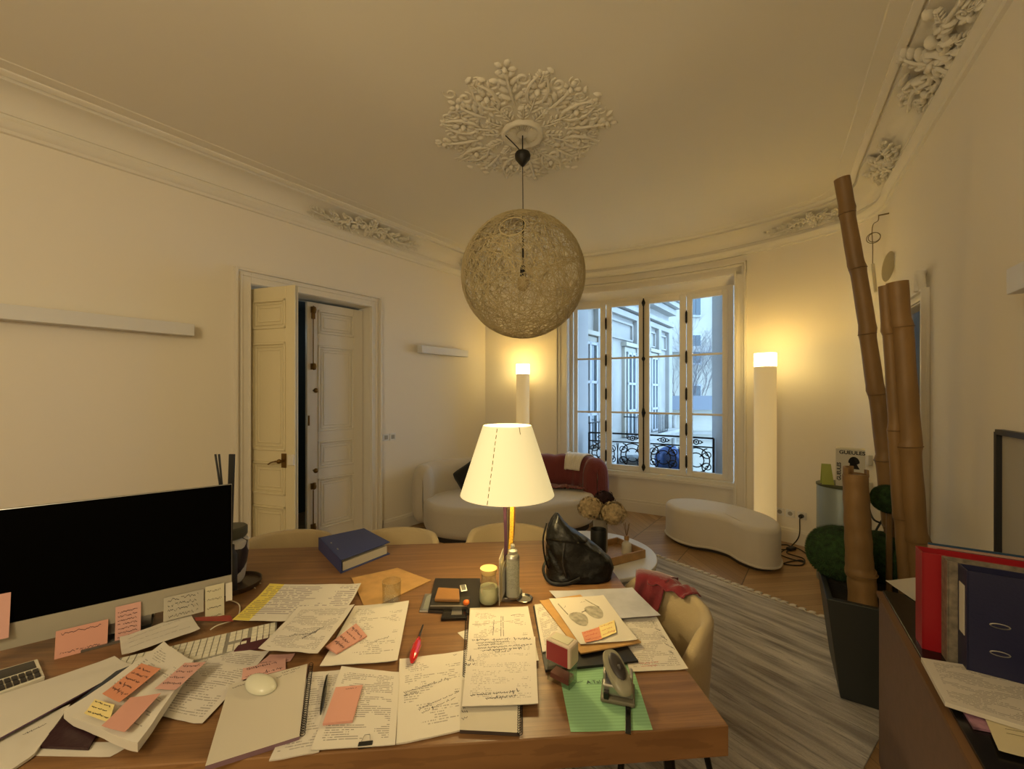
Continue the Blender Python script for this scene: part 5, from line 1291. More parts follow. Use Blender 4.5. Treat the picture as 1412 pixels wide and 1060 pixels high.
def stuck(label,a0,a1,z0,z1,mat,n,sd,o=.005,dip=0,h=.1):
    c=[mp_(a1,o,z1),mp_(a0,o,z1+dip),mp_(a0,o+.014,z0+dip),mp_(a1,o+.014,z0)]
    mb=MB(); mb.grid(lambda u,v: bil(c,u,v)+mn*(.006*math.sin(v*PI)*0+.004*(1-v)**2),6,8)
    rg=random.Random(sd)
    for k in range(n):
        v0=.85-.7*k/max(1,n-1) if n>1 else .5; u=.08; pts=[]
        m=int(34); 
        for i in range(m): pts.append((.1+.78*i/m*(.8+.2*rg.random()) if i==0 else .1+.78*i/m, v0+rg.uniform(-1,1)*h*.35))
        vs=[];fs=[]
        for i,(uu,vv) in enumerate(pts):
            q=bil(c,uu,vv)+mn*(.004*(1-vv)**2+.0009); vs+=[q+V((0,0,.0009)),q-V((0,0,.0009))]
        for i in range(len(pts)-1):
            if rg.random()>.15: fs.append((2*i,2*i+1,2*i+3,2*i+2))
        mb.add(vs,fs,1)
    return tag(mb.build('sticky_note',[mat,INK],split=0),label,'sticky note')
def apx(px):   # position along the monitor seen in direction px
    r=(px-CX)/F; return (m0.x-r*m0.y)/(r*md.y-md.x)
def zpx(px,py): 
    a=apx(px); return EZ-(py-CY)/F*(mp_(a,.01,0).y)
stuck('blank pink sticky note on the screen at the left picture edge',apx(16),apx(-14),zpx(16,876),zpx(16,817),PINK2,0,1)
stuck('wide pink sticky note on the computer chin with a short scribble',apx(150),apx(78),zpx(115,896),zpx(115,862),PINK,2,2,o=.008,h=.12)
stuck('tall pink sticky note filled with writing, at the lower edge of the screen',apx(195),apx(160),zpx(178,887),zpx(178,833),PINK2,8,3,o=.009,h=.07)
stuck('grey-white sticky note with scribbles at the right of the chin',apx(281),apx(226),zpx(252,848),zpx(252,819),M('grey note paper',(168,162,148),.8),4,4,o=.007,h=.2)
stuck('cream sticky note hanging from the right end of the chin, foremost',apx(309),apx(283),zpx(296,853),zpx(296,806),M('cream grey note paper',(196,190,164),.8),4,5,o=.012,h=.08)
stuck('small blank note at the very right end of the chin',apx(320),apx(311),zpx(315,826),zpx(315,804),BLANK,0,6,o=.006)
# calculator
t=gadget('calculator','white desk calculator with dark keys at the left picture edge under the computer','calculator',[(-25,930),(52,908),(62,932),(-15,960)],.001,.012,KEYC,[('display',(.05,.55,.92,.95),.001,PBLK)])
c=[at(q[0],q[1],TZ+.013) for q in [(-25,930),(52,908),(62,932),(-15,960)]]
for j in range(2):
    for i in range(7):
        mb=MB(); u0=.05+i*.13; v0=.05+j*.23; cc=[bil(c,u0,v0+.17),bil(c,u0+.10,v0+.17),bil(c,u0+.10,v0),bil(c,u0,v0)]; mb.prism([(q.x,q.y) for q in reversed(cc)],TZ+.0131,TZ+.017); mb.build('key',M('dark key',(40,36,34),.5) if 'dark key' not in bpy.data.materials else bpy.data.materials['dark key'],t,True)
# cables on the desk
mb=MB(); mb.tube(catmull([at(322,807,TZ+.004),at(345,806,TZ+.004),at(352,811,TZ+.004)],6),.0022,6); mb.tube(catmull([at(314,826,TZ+.004),at(330,834,TZ+.004),at(326,852,TZ+.004),at(300,862,TZ+.02),at(290,868,TZ+.018)],6),.0022,6); mb.tube(catmull([at(322,812,TZ+.004),at(340,803,TZ+.006),at(360,804,TZ+.004)],6),.002,6)
tag(mb.build('usb_cable',M('white cable',(206,198,178),.5)),'thin white cable curling on the desk right of the computer','cable')
a=at(330,858,TZ+.003); 
gadget('plum_pouch','dark plum pencil pouch showing from under the printouts at the right end of the keyboard','pouch',[(335,880),(380,872),(384,888),(322,897)],.001,.010,M('dark plum fabric',(70,26,34),.8))
gadget('red_pencil','short flat red ruler lying across the cable behind the keyboard','ruler',[(268,851),(318,848),(322,856),(270,855)],.018,.002,M('dark red plastic',(140,50,40),.5),(),.0005)
# pot behind the computer
p=at(320,797,TZ+.001); p=V((-1.245,1.80,TZ+.0125))
t=thing('decorated_pot','white ceramic pot with a dark painted pattern behind the right end of the computer','pot',p)
pm,nt,b=newmat('painted ceramic'); tc=nd(nt,'ShaderNodeTexCoord'); vn=nd(nt,'ShaderNodeTexVoronoi',inp={'Scale':17}); nt.links.new(tc.outputs['Object'],vn.inputs['Vector'])
nt.links.new(mixc(nt,math_(nt,'GREATER_THAN',vn.outputs['Distance'],.5),col((186,186,190)),col((26,26,44))),b.inputs['Base Color']); b.inputs['Roughness'].default_value=.3
mb=MB(); mb.lathe([(0,0),(.04,0),(.052,.02),(.066,.13),(.067,.185),(.062,.192),(.05,.20),(0,.20)],32); mb.build('pot_body',pm,t)
mb=MB(); mb.lathe([(.05,.199),(.058,.205),(.062,.212),(.062,.245),(.056,.25),(0,.25)],32); mb.build('lid',M('grey-green lid',(72,74,64),.5),t)
t=thing('round_tray','dark round tray under the painted pot','tray',p-V((-.02,.01,.0115)))
mb=MB(); mb.lathe([(0,0),(.098,0),(.104,.008),(.106,.022),(.102,.022),(.098,.009),(0,.009)],48); mb.build('tray_body',M('dark brown wood tray',(58,42,28),.4),t)
# black reed holder behind the computer
p=V((-1.20,1.73,TZ+.002)); t=thing('black_file_holder','upright black strip and thin black reeds rising behind the computer','reeds',p+V((0,.0,0)))
mb=MB(); mb.bar(atd(316,752,1.70),atd(320,626,1.70),.022,.008,up=V((0,1,0))); mb.build('strip',CORD,t,True)
for a,c in (((308,700),(297,626)),((309,700),(302,626))):
    mb=MB(); q=atd(a[0],a[1],1.72); q2=atd(c[0],c[1],1.72); q3=q+(q-q2).normalized()*.2; q3.z=max(q3.z,TZ+.02); mb.tube([q3,q2],.004,6); mb.build('reed',CORD,t,True)
mb=MB(); mb.lathe([(0,0),(.032,0),(.032,.16),(.022,.18),(.022,.2),(0,.2)],20,(-1.208,1.73,TZ+.002)); mb.build('holder',CORD,t,True)
# ---- stamp
p=at(775,938,TZ+.0015); t=thing('ink_stamp','self-inking stamp with a red face standing at the left edge of the green sheet','stamp',p,R(-38)); t.scale=(1.22,1.22,1.22)
CLR=glass_clear('clear plastic',(.86,.88,.85,1),1.4,.08)
mb=MB(); mb.box((0,-.018,.025),(.062,.003,.05));mb.box((0,.018,.025),(.062,.003,.05));mb.box((-.03,0,.025),(.003,.036,.05));mb.box((.03,0,.025),(.003,.036,.05)); mb.build('clear_base',CLR,t,bevel=.001)
mb=MB(); mb.box((0,0,.075),(.070,.044,.052)); h_=mb.build('housing',M('pale beige plastic',(196,180,160),.4),t,bevel=.006)
mb=MB(); mb.box((-.001,-.0222,.075),(.058,.0015,.044)); mb.build('front_panel',M('dark red panel',(132,36,40),.35),t)
mb=MB(); mb.box((0,0,.1015),(.048,.026,.0015)); mb.build('top_label',M('pale label',(196,190,160),.6),t)
mb=MB(); mb.box((0,0,.012),(.05,.028,.012)); mb.build('ink_pad',M('stamp rubber',(120,60,60),.6),t)
# ---- hole punch
p=at(852,957,TZ+.0015); t=thing('hole_punch','grey and silver hole punch with a black ruler arm on the green sheet','hole punch',p,R(-16))
DG=M('olive grey plastic',(96,92,76),.4); LG=M('light grey plastic',(138,134,114),.35)
mb=MB(); mb.box((0,-.002,.007),(.092,.088,.014)); mb.build('base_tray',DG,t,bevel=.006,seg=3)
mb=MB(); mb.box((0,.0,.028),(.082,.062,.030)); mb.box((-.036,.012,.042),(.010,.040,.040)); mb.box((.036,.012,.042),(.010,.040,.040)); mb.build('steel_body',SILV,t,bevel=.005,seg=3)
def hf(u,v):
    # lever: rounded slab rising to the back
    a=u*2*PI; x=.030*math.copysign(abs(math.cos(a))**.7,math.cos(a)); y=.056*math.copysign(abs(math.sin(a))**.8,math.sin(a))
    s=[0,.8,1,1,.9,.0][int(round(v*5))]; zz=[0,0,.006,.014,.021,.024][int(round(v*5))]
    return V((x*s,y*s+.004,.050+zz+ (y*s)*.45))
HR=Matrix.Rotation(R(30),4,'Z')
mb=MB(); mb.grid(lambda u,v:HR@hf(u,v),36,5); lv=mb.build('lever',LG,t,split=50)
mb=MB(); Mx=Matrix.Rotation(R(23),3,'X'); Mx=HR.to_3x3()@Mx; mb.blob(HR@V((0,.004,.0775)),(.020,.040,.008),20,8,Mx); mb.blob(HR@V((.002,-.006,.078)),(.008,.010,.0095),12,6,Mx); mb.build('grip_inlay',M('dark rubber inlay',(44,38,36),.5),lv)
mb=MB(); mb.box((-.03,-.03,.02),(.014,.03,.02)); mb.build('guide_clip',PBLK,t,bevel=.002)
mb=MB(); mb.box((.028,-.085,.004),(.014,.10,.004)); mb.build('ruler_arm',PBLK,t,bevel=.001)
# ---- leather bag
LEA=M('black leather',(7,7,7),.42,bump=(26,.7,.010),spec=.35)
bc=V((.30,1.90,TZ+.001)); t=thing('leather_bag','slouching black leather bag standing on the far right part of the desk','bag',bc)
def bagf(u,v):
    a=u*2*PI; 
    # silhouette: v 0 bottom .. 1 top; leaning mass tapering to the upper left
    L=[( .010,.150),(.012,.156),(.004,.150),(-.010,.132),(-.030,.110),(-.050,.084),(-.072,.055),(-.085,.03),(-.088,.0)]
    k=v*(len(L)-1); j=min(int(k),len(L)-2); f=k-j; cx=L[j][0]*(1-f)+L[j+1][0]*f; hx=L[j][1]*(1-f)+L[j+1][1]*f
    hy=.085*(1-v)**.45*(1-.1*v)+.012*(1 if v<1 else 0)
    c,s=math.cos(a),math.sin(a); x=cx+hx*math.copysign(abs(c)**.7,c); y=hy*math.copysign(abs(s)**.8,s)
    z=.006+.282*v**.9
    z*= 1-.18*max(0,(x-cx)/.16)*v
    q=V((x,y,z)); fold=.016*noise.noise(V((x*13+3,y*14,z*8)))+.012*abs(noise.noise(V((x*30+z*22,y*30,z*18+5))))-.012*max(0,1-abs(math.sin(x*22+z*14+1))*5)*(1-v*.5)
    d=V((c*.6,s,.1)); return q+d*fold*(1 if v>.03 else .2)+V((0,0,0))
mb=MB(); mb.grid(bagf,64,36); mb.add([bagf(k/64,0)-V((0,0,.004)) for k in range(64)],[tuple(range(64))]); mb.build('bag_body',LEA,t,split=0)
mb=MB(); 
def flap(u,v):
    a=R(180+180*u); q=bagf((180+180*u)/360,1-.42*v-.001); d=V((0,-1,.25)); return q+d*(.010+.006*math.sin(v*PI))
mb.grid(flap,30,10); mb.build('flap',LEA,t,solid=.004,split=0)
mb=MB(); q=catmull([bc+V((-.135,-.03,.10)),bc+V((-.158,-.06,.05)),bc+V((-.13,-.10,.012)),bc+V((-.06,-.115,.012)),bc+V((0,-.105,.03))],8); mb.tube(q,.008,8,flat=.5)
q=catmull([bc+V((-.140,-.02,.25)),bc+V((-.158,-.04,.18)),bc+V((-.150,-.05,.10)),bc+V((-.135,-.04,.05))],8); mb.tube(q,.008,8,flat=.5); mb.build('strap',LEA,t,True)
mb=MB(); q=catmull([bc+V((-.06,-.098,.03)),bc+V((-.075,-.10,.10)),bc+V((-.06,-.075,.20))],8); mb.tube(q,.0035,6); q=[bc+V((-.138,-.035,.21-.008*k)) for k in range(8)]; mb.build('zip',M('dark zip',(60,60,62),.3,.8),t,True)
# ================================================================ right side: cabinet, binders, bamboo
Kc=V((1.59,1.76,0)); Kn=V((.845,-.535,0)); Ks=V((-.535,-.845,0))
def kq(s,n,z): return Kc+Ks*s+Kn*n+V((0,0,z))
def kbox(mb,s0,s1,n0,n1,z0,z1,mi=0):
    p=[kq(s0,n0,0),kq(s1,n0,0),kq(s1,n1,0),kq(s0,n1,0)]; mb.prism([(q.x,q.y) for q in p],z0,z1,mi)
cab=thing('cabinet','low sideboard with brown front and black top in the lower right corner','cabinet',kq(.9,.2,0))
CABF=M('taupe cabinet laminate',(112,88,74),.6,var=(30,.04))
mb=MB(); kbox(mb,.0,1.75,.0,.40,.0,.722); mb.build('carcass',CABF,cab,True,bevel=.002)
mb=MB(); kbox(mb,-.006,1.756,-.008,.40,.724,.738); mb.build('wooden_edge',M('walnut edge strip',(112,80,48),.5),cab,True)
mb=MB(); kbox(mb,0,1.75,.012,.40,.738,.7475); mb.build('top_panel',M('black glass top',(18,16,15),.25),cab,True,bevel=.001)
CZ=.748
# binders standing across the cabinet, spines towards the room
def binder(label,s,n,w,mat,lab=False,L=.285,H=.32,ring=True,tilt=0,spine_mat=None):
    t=thing('ring_binder',label,'binder',kq(s+w/2,n+L/2,CZ),0,'binders standing on the cabinet')
    th=.003
    for a in (s,s+w-th):
        mb=MB(); kbox(mb,a,a+th,n,n+L,CZ,CZ+H); c=mb.build('cover',mat,t,True)
        if a>s and ring:
            for z in (CZ+.095,CZ+.175):
                mb=MB()
                r_=[kq(s+w+.0006,n+.065+.020*math.cos(q*PI/8),z+.0065*math.sin(q*PI/8)) for q in range(16)]; mb.tube(r_,.0016,5,closed=True); mb.build('eyelet',SILV,c,True)
    mb=MB(); kbox(mb,s,s+w,n-.002,n+.002,CZ,CZ+H); sp=mb.build('spine',spine_mat or mat,t,True)
    if lab: mb=MB(); kbox(mb,s+w*.2,s+w*.8,n-.0032,n-.0022,CZ+.12,CZ+.27); mb.build('spine_label',BLANK,sp,True)
    mb=MB(); kbox(mb,s+.006,s+w-.006,n+.012,n+L-.02,CZ+.006,CZ+H-.02); mb.build('pages',PAGES,t,True)
GRB=M('grey marbled binder board',(120,110,96),.5,var=(50,.2)); TAN=M('pinkish card folder',(168,132,118),.6); TEAL=M('petrol blue folder',(26,62,92),.5); 
binder('red lever-arch binder, leftmost on the cabinet top',.395,.03,.070,REDB)
binder('grey marbled binder between the red and the front blue binder',.468,.075,.050,GRB,ring=False)
binder('front navy blue binder with two metal-rimmed holes in its cover',.522,.098,.066,NAVYB,lab=True)
def folder(label,s,n,mat,L,H,w=.008):
    mb=MB(); kbox(mb,s,s+w,n,n+L,CZ,CZ+H); return tag(mb.build('folder',mat,bevel=.001),label,'folder','card folders behind the red binder')
folder('petrol blue card folder standing furthest back behind the red binder',.345,.07,TEAL,.32,.325)
folder('pinkish card folder standing just behind the red binder',.362,.065,TAN,.32,.322,.012)
folder('plum card folder squeezed directly behind the red binder',.380,.085,M('plum card folder',(92,36,52),.6),.30,.318,.008)
# papers on the cabinet
def ksheet(name,label,C,z,mat,th,seed,curl=.001,notes=(),cat='papers',edge=None,group=None):
    c=[at(q[0],q[1],CZ+z+th) for q in C]
    global TZ
    s=TZ; TZ=CZ
    o=sheet(name,label,cat,c,mat,z=z,th=th,curl=curl,seed=seed,px=False,notes=notes,edge=edge,group=group); TZ=s; return o
ksheet('paper_sheet','white sheet with a faint pencil line lying at the far end of the cabinet top',[(1221,801),(1275,795),(1330,812),(1276,838)],.001,BLANK,.001,70,.002,[(.55,.35,.75,.5,0,.01)],cat='paper')
ksheet('paper_stack','thick stack of printed papers in front of the navy binder',[(1270,907),(1440,933),(1440,1010),(1303,968)],.012,T_[3],.012,71,.001,edge=BLANK)
ksheet('paper_sheet','cream sheet with two dark lines sticking out under the thick stack',[(1352,975),(1440,985),(1440,1050),(1377,1034)],.008,CREAM,.002,72,.001,[(.3,.52,.95,.5,0,.005),(.3,.42,.95,.40,0,.005)],cat='paper')
ksheet('magazine','magazine with orange and blue edges under the stack on the cabinet',[(1318,963),(1440,985),(1440,1020),(1342,1002)],.001,M('magazine cover orange-violet',(150,110,130),.4,var=(20,.5)),.006,73,.0)
# picture frame leaning on the right wall
t=thing('picture_frame','thin black frame with a pale sheet on the right wall above the binders','picture frame',Rw(-.35,.02,1.15))
def rbar(mb,t0,z0,t1,z1,w,o=.016,d=.025): mb.bar(Rw(t0,o,z0),Rw(t1,o,z1),w if z0!=z1 else d,w if z0==z1 else d,up=V((0,0,1)) if z0==z1 else Rw(0,1)-Rw(0,0))
T0,T1,Z0_,Z1_=-.035,-.62,.80,1.435
fr_=M('black frame wood',(30,30,32),.4)
for a in ((T0,Z0_,T0,Z1_),(T1,Z0_,T1,Z1_)):
    mb=MB(); p=Rw(a[0],.015,(Z0_+Z1_)/2); mb.box(p,(.022,.026,Z1_-Z0_),math.atan2(.845,.535)); mb.build('frame_side',fr_,t,True)
for z in (Z0_,Z1_): mb=MB(); mb.bar(Rw(T0,.015,z),Rw(T1,.015,z),.026,.022); mb.build('frame_side',fr_,t,True)
mb=MB(); mb.bar(Rw(T0,.008,(Z0_+Z1_)/2),Rw(T1,.008,(Z0_+Z1_)/2),.006,Z1_-Z0_); mb.build('picture',M('pale print paper',(176,168,150),.7),t,True)
# ---- planter with bamboo and moss balls
BAM=M('dry bamboo',(128,98,58),.5,var=(9,.14),stretch=(1,1,.25)); BAM2=M('darker dry bamboo',(104,78,44),.5,var=(9,.16),stretch=(1,1,.25))
po=V((1.705,2.108,0)); pe=V((.845,-.535,0)); pb=V((.535,.845,0))
pl=thing('planter','tall tapered dark grey planter holding bamboo poles beside the cabinet','planter',po+pe*.19+pb*.19)
PLM=M('dark anthracite planter',(46,48,46),.5)
def pq(a,c,z): return po+pe*a+pb*c+V((0,0,z))
mb=MB(); s=.06; W0,W1=.34,.34
lo_=[pq(0,0,.014),pq(.38,0,.014),pq(.38,.46,.014),pq(0,.46,.014)]; hi=[pq(-s,-s*.6,.53),pq(.38+s*.3,-s*.6,.53),pq(.38+s*.3,.46+s,.53),pq(-s,.46+s,.53)]
cn=sum(hi,V((0,0,0)))/4; hin=[cn+(q-cn)*.88 for q in hi]; 
for q in hin: q.z=.53
low=[V((q.x,q.y,.47)) for q in hin]
mb.add(lo_+hi+hin+low,[(3,2,1,0),(0,1,5,4),(1,2,6,5),(2,3,7,6),(3,0,4,7),(4,5,9,8),(5,6,10,9),(6,7,11,10),(7,4,8,11),(8,9,13,12),(9,10,14,13),(10,11,15,14),(11,8,12,15),(12,13,14,15)]); mb.build('planter_body',PLM,pl,True,bevel=.004)
mb=MB(); mb.add([q+V((0,0,.002)) for q in low],[(0,1,2,3)]); mb.build('soil',M('planter soil',(40,34,26),1,bump=(60,.8,.01)),pl,True)
def bamboo(label,a,c,r,nodes,cut='slant',mat=BAM,bend=None):
    t=thing('bamboo_pole',label,'bamboo pole',a,0,'dry bamboo poles in the planter'); L=(c-a).length; d=(c-a).normalized(); side=d.cross(V((0,1,0))).normalized()
    pts=[];rad=[]; N=80; nod=sorted(nodes)
    for i in range(N+1):
        f=i/N; z=f; q=a.lerp(c,f); 
        k=sum(1 for n_ in nod if n_<f); off=(.006 if k%2 else -.006)
        q=q+side*off*.6+ (side*bend*math.sin(PI*f) if bend else V((0,0,0)))
        rr_=r*(1+.02*math.sin(f*40)); 
        for n_ in nod:
            e=abs(f-n_)*L
            if e<.03: rr_=r*(1+.13*(1-e/.03))
        rad.append(rr_*(1.06-.14*f)); pts.append(q)
    mb=MB(); mb.tube(pts,rad,20,cap=True); b_=mb.build('culm',mat,t,True,split=50)
    for n_ in nod:
        i=int(n_*N); q=pts[i]; mb=MB(); mb.tube([q-d*.003,q,q+d*.003],[rad[i]*1.0,rad[i]*1.06,rad[i]*1.0],20,cap=False); mb.build('node_ring',BAM2,b_,True)
    return t
def bp_(px,py,D): return atd(px,py,D)
bA=bp_(1238,832,2.42); bA.z=.475; bamboo('tallest bamboo pole, leaning left and reaching up to the cornice',bA,bp_(1160,246,2.42),.042,[.14,.30,.47,.62,.78,.92],bend=-.03)
bB=bp_(1250,832,2.13); bB.z=.475; bamboo('thin bamboo pole pressed against the left side of the thick cut one',bB,bp_(1221,394,2.13),.029,[.28,.56,.86])
bC=bp_(1270,832,2.10); bC.z=.475; bamboo('thick bamboo pole cut at window height, rightmost of the poles',bC,bp_(1238,389,2.10),.048,[.22,.50,.87])
bD=bp_(1189,838,2.10); bD.z=.475; bamboo('short thick bamboo stump, foremost, cut off below the others',bD,bp_(1180,655,2.10),.057,[.28],mat=BAM)
mb=MB(); top=bp_(1180,655,2.10); q=[(.057*math.cos(a),.062*math.sin(a)) for a in [2*PI*k/24 for k in range(24)]]
for k in range(24):
    a=2*PI*k/24; a2=2*PI*(k+1)/24; h=.04 if (3<k<13) else (.03 if k in(22,23) else .008)
    r_=.053; mb.add([top+V((r_*math.cos(a),r_*math.sin(a),-.004)),top+V((r_*math.cos(a2),r_*math.sin(a2),-.004)),top+V((r_*math.cos(a2),r_*math.sin(a2),h)),top+V((r_*math.cos(a),r_*math.sin(a),h)),top+V((.043*math.cos(a),.043*math.sin(a),-.004)),top+V((.043*math.cos(a2),.043*math.sin(a2),-.004)),top+V((.043*math.cos(a2),.043*math.sin(a2),h)),top+V((.043*math.cos(a),.043*math.sin(a),h))],[(0,1,2,3),(5,4,7,6),(3,2,6,7),(1,0,4,5),(0,3,7,4),(2,1,5,6)])
mb.build('cut_rim',BAM,[o for o in bpy.data.objects if o.name.startswith('bamboo_pole')][-1],True)
MOSS=M('dark green artificial moss',(40,64,30),.95,var=(40,.35),bump=(90,1,.01))
def moss(label,c,r,seed):
    rg=random.Random(seed); mb=MB(); mb.blob(c,(r*.93,r*.93,r*.93),40,28,fn=lambda d:1+.03*noise.noise(d*9))
    N=4200
    for k in range(N):
        z=1-2*(k+.5)/N; a=k*2.39996; q=math.sqrt(max(0,1-z*z)); d=V((q*math.cos(a),q*math.sin(a),z)); d=(d+V((rg.gauss(0,.25),rg.gauss(0,.25),rg.gauss(0,.25)))*.6).normalized(); b0=c+V((q*math.cos(a),q*math.sin(a),z))*r*.9; u=d.orthogonal().normalized()*.0035
        mb.add([b0-u,b0+u,b0+d*r*.11],[(0,1,2)])
    t=thing('moss_ball',label,'topiary ball',c-V((0,0,r)),0,'round moss balls in the planter'); mb.build('moss',MOSS,t,True,split=0); return t
moss('large dark green moss ball left of the short bamboo stump',bp_(1157,762,2.36),.165,1)
moss('large dark green moss ball right of the short bamboo stump, behind the thin pole',bp_(1213,768,2.45),.165,2)
m3=moss('small dark green moss ball above the others on a short stem',bp_(1226,688,2.29),.085,3)
mb=MB(); c=bp_(1226,688,2.29); mb.tube([V((c.x,c.y,.474)),V((c.x,c.y,c.z-.08))],.014,8); mb.build('stem',BAM2,m3,True)
# ---- grey cylinder side table in the corner with box and card
p=V((2.79,3.44,0)); t=thing('side_table','grey cylindrical side table in the corner behind the moss balls','side table',p)
mb=MB(); mb.lathe([(0,0),(.17,0),(.17,.80),(.165,.808),(0,.808)],48); mb.build('cylinder_body',M('blue-grey metal',(136,146,142),.4,.2),t)
mb=MB(); mb.lathe([(0,.808),(.174,.808),(.174,.822),(.165,.826),(0,.826)],48); mb.build('top_disc',M('olive top disc',(72,76,50),.5),t)
bx0=V((2.80,3.36,.827)); t=thing('game_box','white printed box reading GUEULES standing on the grey side table','box',bx0,R(-42))
BOXW=M('white printed carton',(206,200,182),.6)
mb=MB(); mb.box((0,0,.155),(.185,.11,.31)); bb=mb.build('carton',BOXW,t,bevel=.001)
PRB=M('black print',(24,22,22),.7)
mb=MB(); text_mesh(mb,'GUEULES',.040,frameM((.012,-.0556,.28),(1,0,0),(0,0,1)),bold=.0012); mb.build('lettering',PRB,bb)
mb=MB(); text_mesh(mb,'GUEULES',.036,frameM((-.070,-.0556,.12),(0,0,1),(-1,0,0)),bold=.0012); mb.build('lettering',PRB,bb)
mb=MB(); text_mesh(mb,'GUEULES',.056,frameM((-.0931,0,.14),(0,0,1),(0,1,0)),bold=.0015); mb.build('lettering',PRB,bb)
mb=MB(); fc=[(.045*math.cos(a)+.03,.05*math.sin(a)+.2) for a in [PI*k/12 for k in range(13)]]; mb.add([(x*.8,-.0556,z) for x,z in fc]+[(.06,-.0556,.15),(-.012,-.0556,.15)],[tuple(range(15))]); mb.build('black_motif',PRB,bb)
mb=MB(); c=V((2.64,3.42,.827)); mb.add([c+V((-.03,0,0)),c+V((.05,-.03,0)),c+V((.045,.0,.17)),c+V((-.012,.03,.17)),c+V((.0,.06,0)),c+V((.06,.03,0))],[(0,1,2,3),(4,5,2,3)]); tag(mb.build('folded_card',[M('lime green card',(168,176,84),.6)],solid=.002),'lime green folded card standing left of the printed box','card')
# sockets beside the side table
q,i=on_wall(1199); n_=nrm(int(i)); tdr=V((-n_.y,n_.x,0))
for z,h,lab in ((.99,.09,'upper of two white wall boxes behind the bamboo stump'),(.73,.12,'lower of two white wall boxes behind the bamboo stump, with a plug')):
    mb=MB(); p=q+n_*.018+V((0,0,z)); mb.box(p,(.075,.035,h),math.atan2(tdr.y,tdr.x)); tag(mb.build('wall_box',WHITE,bevel=.003),lab,'wall box','white wall boxes')
mb=MB(); a=q+n_*.04+V((0,0,.72)); c=bp_(1222,724,3.1); mb.tube(catmull([a,a+V((.0,-.03,-.1)),c+V((-.1,0,.05)),c,c+V((.02,0,-.08)),c+V((-.08,0,-.06)),c+V((-.04,-.02,.06))],8),.007,6); mb.tube(catmull([a,a+V((.03,-.05,-.06)),c+V((-.03,0,.09)),c+V((.05,0,-.02)),V((c.x,c.y,.05))],8),.005,6); tag(mb.build('hanging_cable',CORD),'loops of black cable hanging between the wall box and the small moss ball','cable')
# hanging wall ornament
q,i=on_wall(1224); n_=nrm(int(i)); D=q.y
t=thing('wall_hook_ornament','thin wire ornament with a ring and oval shadow shape hanging high behind the bamboo','ornament',q+V((0,0,3.1)))
def wq(px,py,o=.065): 
    p,_=on_wall(px); pp=p+nrm(int(_))*o; return V((pp.x,pp.y,EZ-(py-CY)/F*pp.y))
mb=MB(); mb.tube(catmull([wq(1226,296),wq(1225,304),wq(1217,309),wq(1215,320),wq(1216,338),wq(1216,364)],6),.0035,6)
c=wq(1217,328); ax=V((.73,-.68,0)); c=wq(1217,328)
for k,r_ in enumerate((.046,.04)): mb.tube([c+V((0,0,.004*k))+ax*(r_*math.cos(a)+.006*k)+V((0,0,r_*math.sin(a))) for a in [2*PI*j/24 for j in range(24)]],.003,5,closed=True)
mb.tube([wq(1226,294,.0),wq(1226,297,.065)],.006,6); mb.build('wire',M('aged wire',(120,104,70),.5,.5),t,True)
mb=MB(); mb.tube([wq(1216,364),wq(1221,402)],.013,10); mb.build('white_rod',M('white rod',(206,196,170),.5),t,True)
mb=MB(); c=wq(1230,370,.02); mb.blob(c-V((.05,.05,0)),(.036,.006,.12),16,12,Matrix.Rotation(R(-43),3,'Z')@Matrix.Rotation(R(8),3,'Y')); mb.build('oval_shadow',M('shadow oval tone',(196,184,148),.7),t,True)  # flat oval modelled in place of the ornament's shadow on the wall
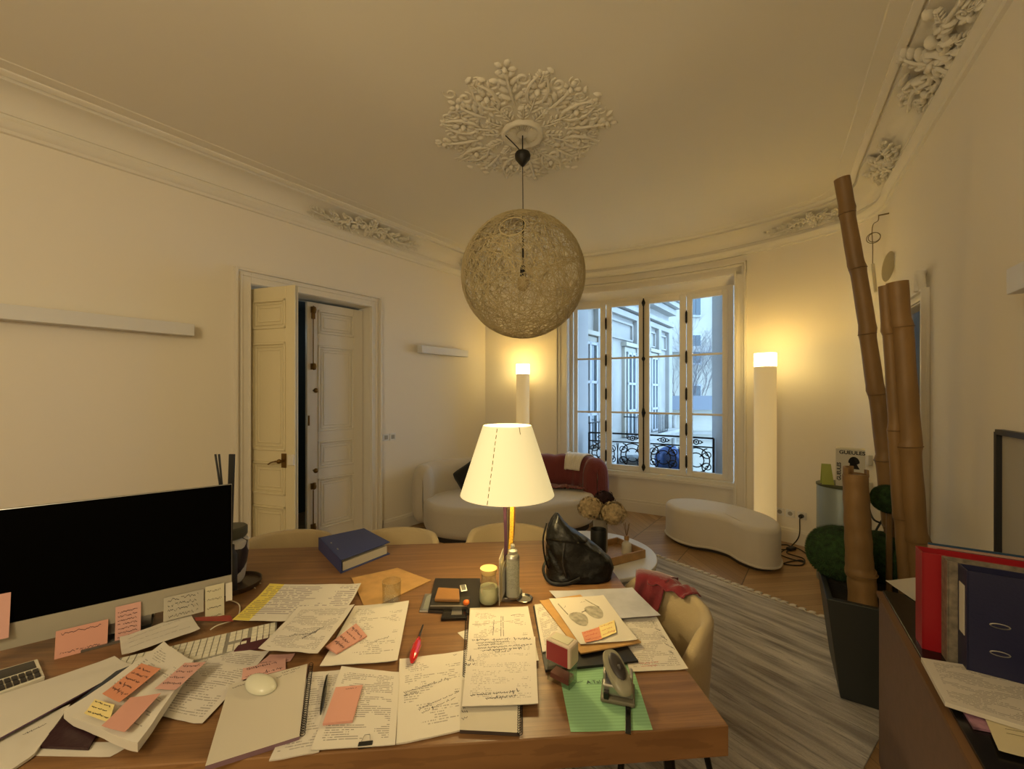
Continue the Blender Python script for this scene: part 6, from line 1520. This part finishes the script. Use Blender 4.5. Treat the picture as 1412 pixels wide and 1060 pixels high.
# ---- side room: shelves seen through the right doorway
sr=thing('bookshelf','dark shelf unit with red and grey files in the room behind the right doorway','shelf',Rw(1.9,-1.7,0))
def sbox(mb,t0,t1,o0,o1,z0,z1):
    p=[Rw(t0,-o0),Rw(t1,-o0),Rw(t1,-o1),Rw(t0,-o1)]; mb.prism([(v_.x,v_.y) for v_ in p],z0,z1)
mb=MB(); sbox(mb,.9,3.0,1.82,1.86,0,2.0); mb.build('back_panel',M('charcoal back panel',(34,32,32),.8),sr,True)
for z in (.1,.55,.95,1.3,1.72,2.0): mb=MB(); sbox(mb,.9,3.0,1.5,1.82,z,z+.03); mb.build('shelf_board',M('grey shelf board',(96,90,84),.6) if 'grey shelf board' not in bpy.data.materials else bpy.data.materials['grey shelf board'],sr,True)
for t_ in (.9,1.6,2.3,2.97): mb=MB(); sbox(mb,t_,t_+.03,1.5,1.82,0,2.0); mb.build('upright',bpy.data.materials['grey shelf board'],sr,True)
rr2=random.Random(8); kk=0
for z,m_,nm,lb in ((.98,M('burgundy box file',(120,24,40),.6),'box_file','burgundy box file on the shelf in the side room'),(.58,M('brown box file',(92,66,44),.7),'box_file','brown box file on the lower shelf in the side room')):
    for t_ in (1.66,1.86,2.06):
        mb=MB(); sbox(mb,t_,t_+.17,1.53,1.78,z+.001,z+.28); tag(mb.build('box_file',m_,bevel=.002),lb,'box file','burgundy box files in the side room' if z>.9 else 'brown box files in the side room')
# ================================================================ camera, light, world
cam=bpy.data.cameras.new('camera'); co=bpy.data.objects.new('camera',cam); coll.objects.link(co)
cam.sensor_width=36; cam.lens=36*F/1412; cam.shift_y=(CY-530)/1412; cam.clip_start=.02
co.location=(0,0,EZ); co.rotation_euler=(PI/2,0,0)
bpy.context.scene.camera=co
w=bpy.data.worlds.new('overcast sky'); bpy.context.scene.world=w; w.use_nodes=True
bg=w.node_tree.nodes['Background']; bg.inputs[0].default_value=(.44,.69,1.0,1); bg.inputs[1].default_value=SKY
vs_=bpy.context.scene.view_settings; vs_.view_transform='Standard'; vs_.look='None'; vs_.exposure=EXPO; vs_.gamma=1
bpy.context.scene.render.film_transparent=False
# fill light added behind the camera to brighten the room, no fixture
rl=bpy.data.lights.new('added_fill_light','POINT'); rl.energy=FILLW; rl.color=(1,.82,.50); rl.shadow_soft_size=.35
ro=bpy.data.objects.new('added_fill_light',rl); coll.objects.link(ro); ro.location=(-1.3,-.6,2.3)
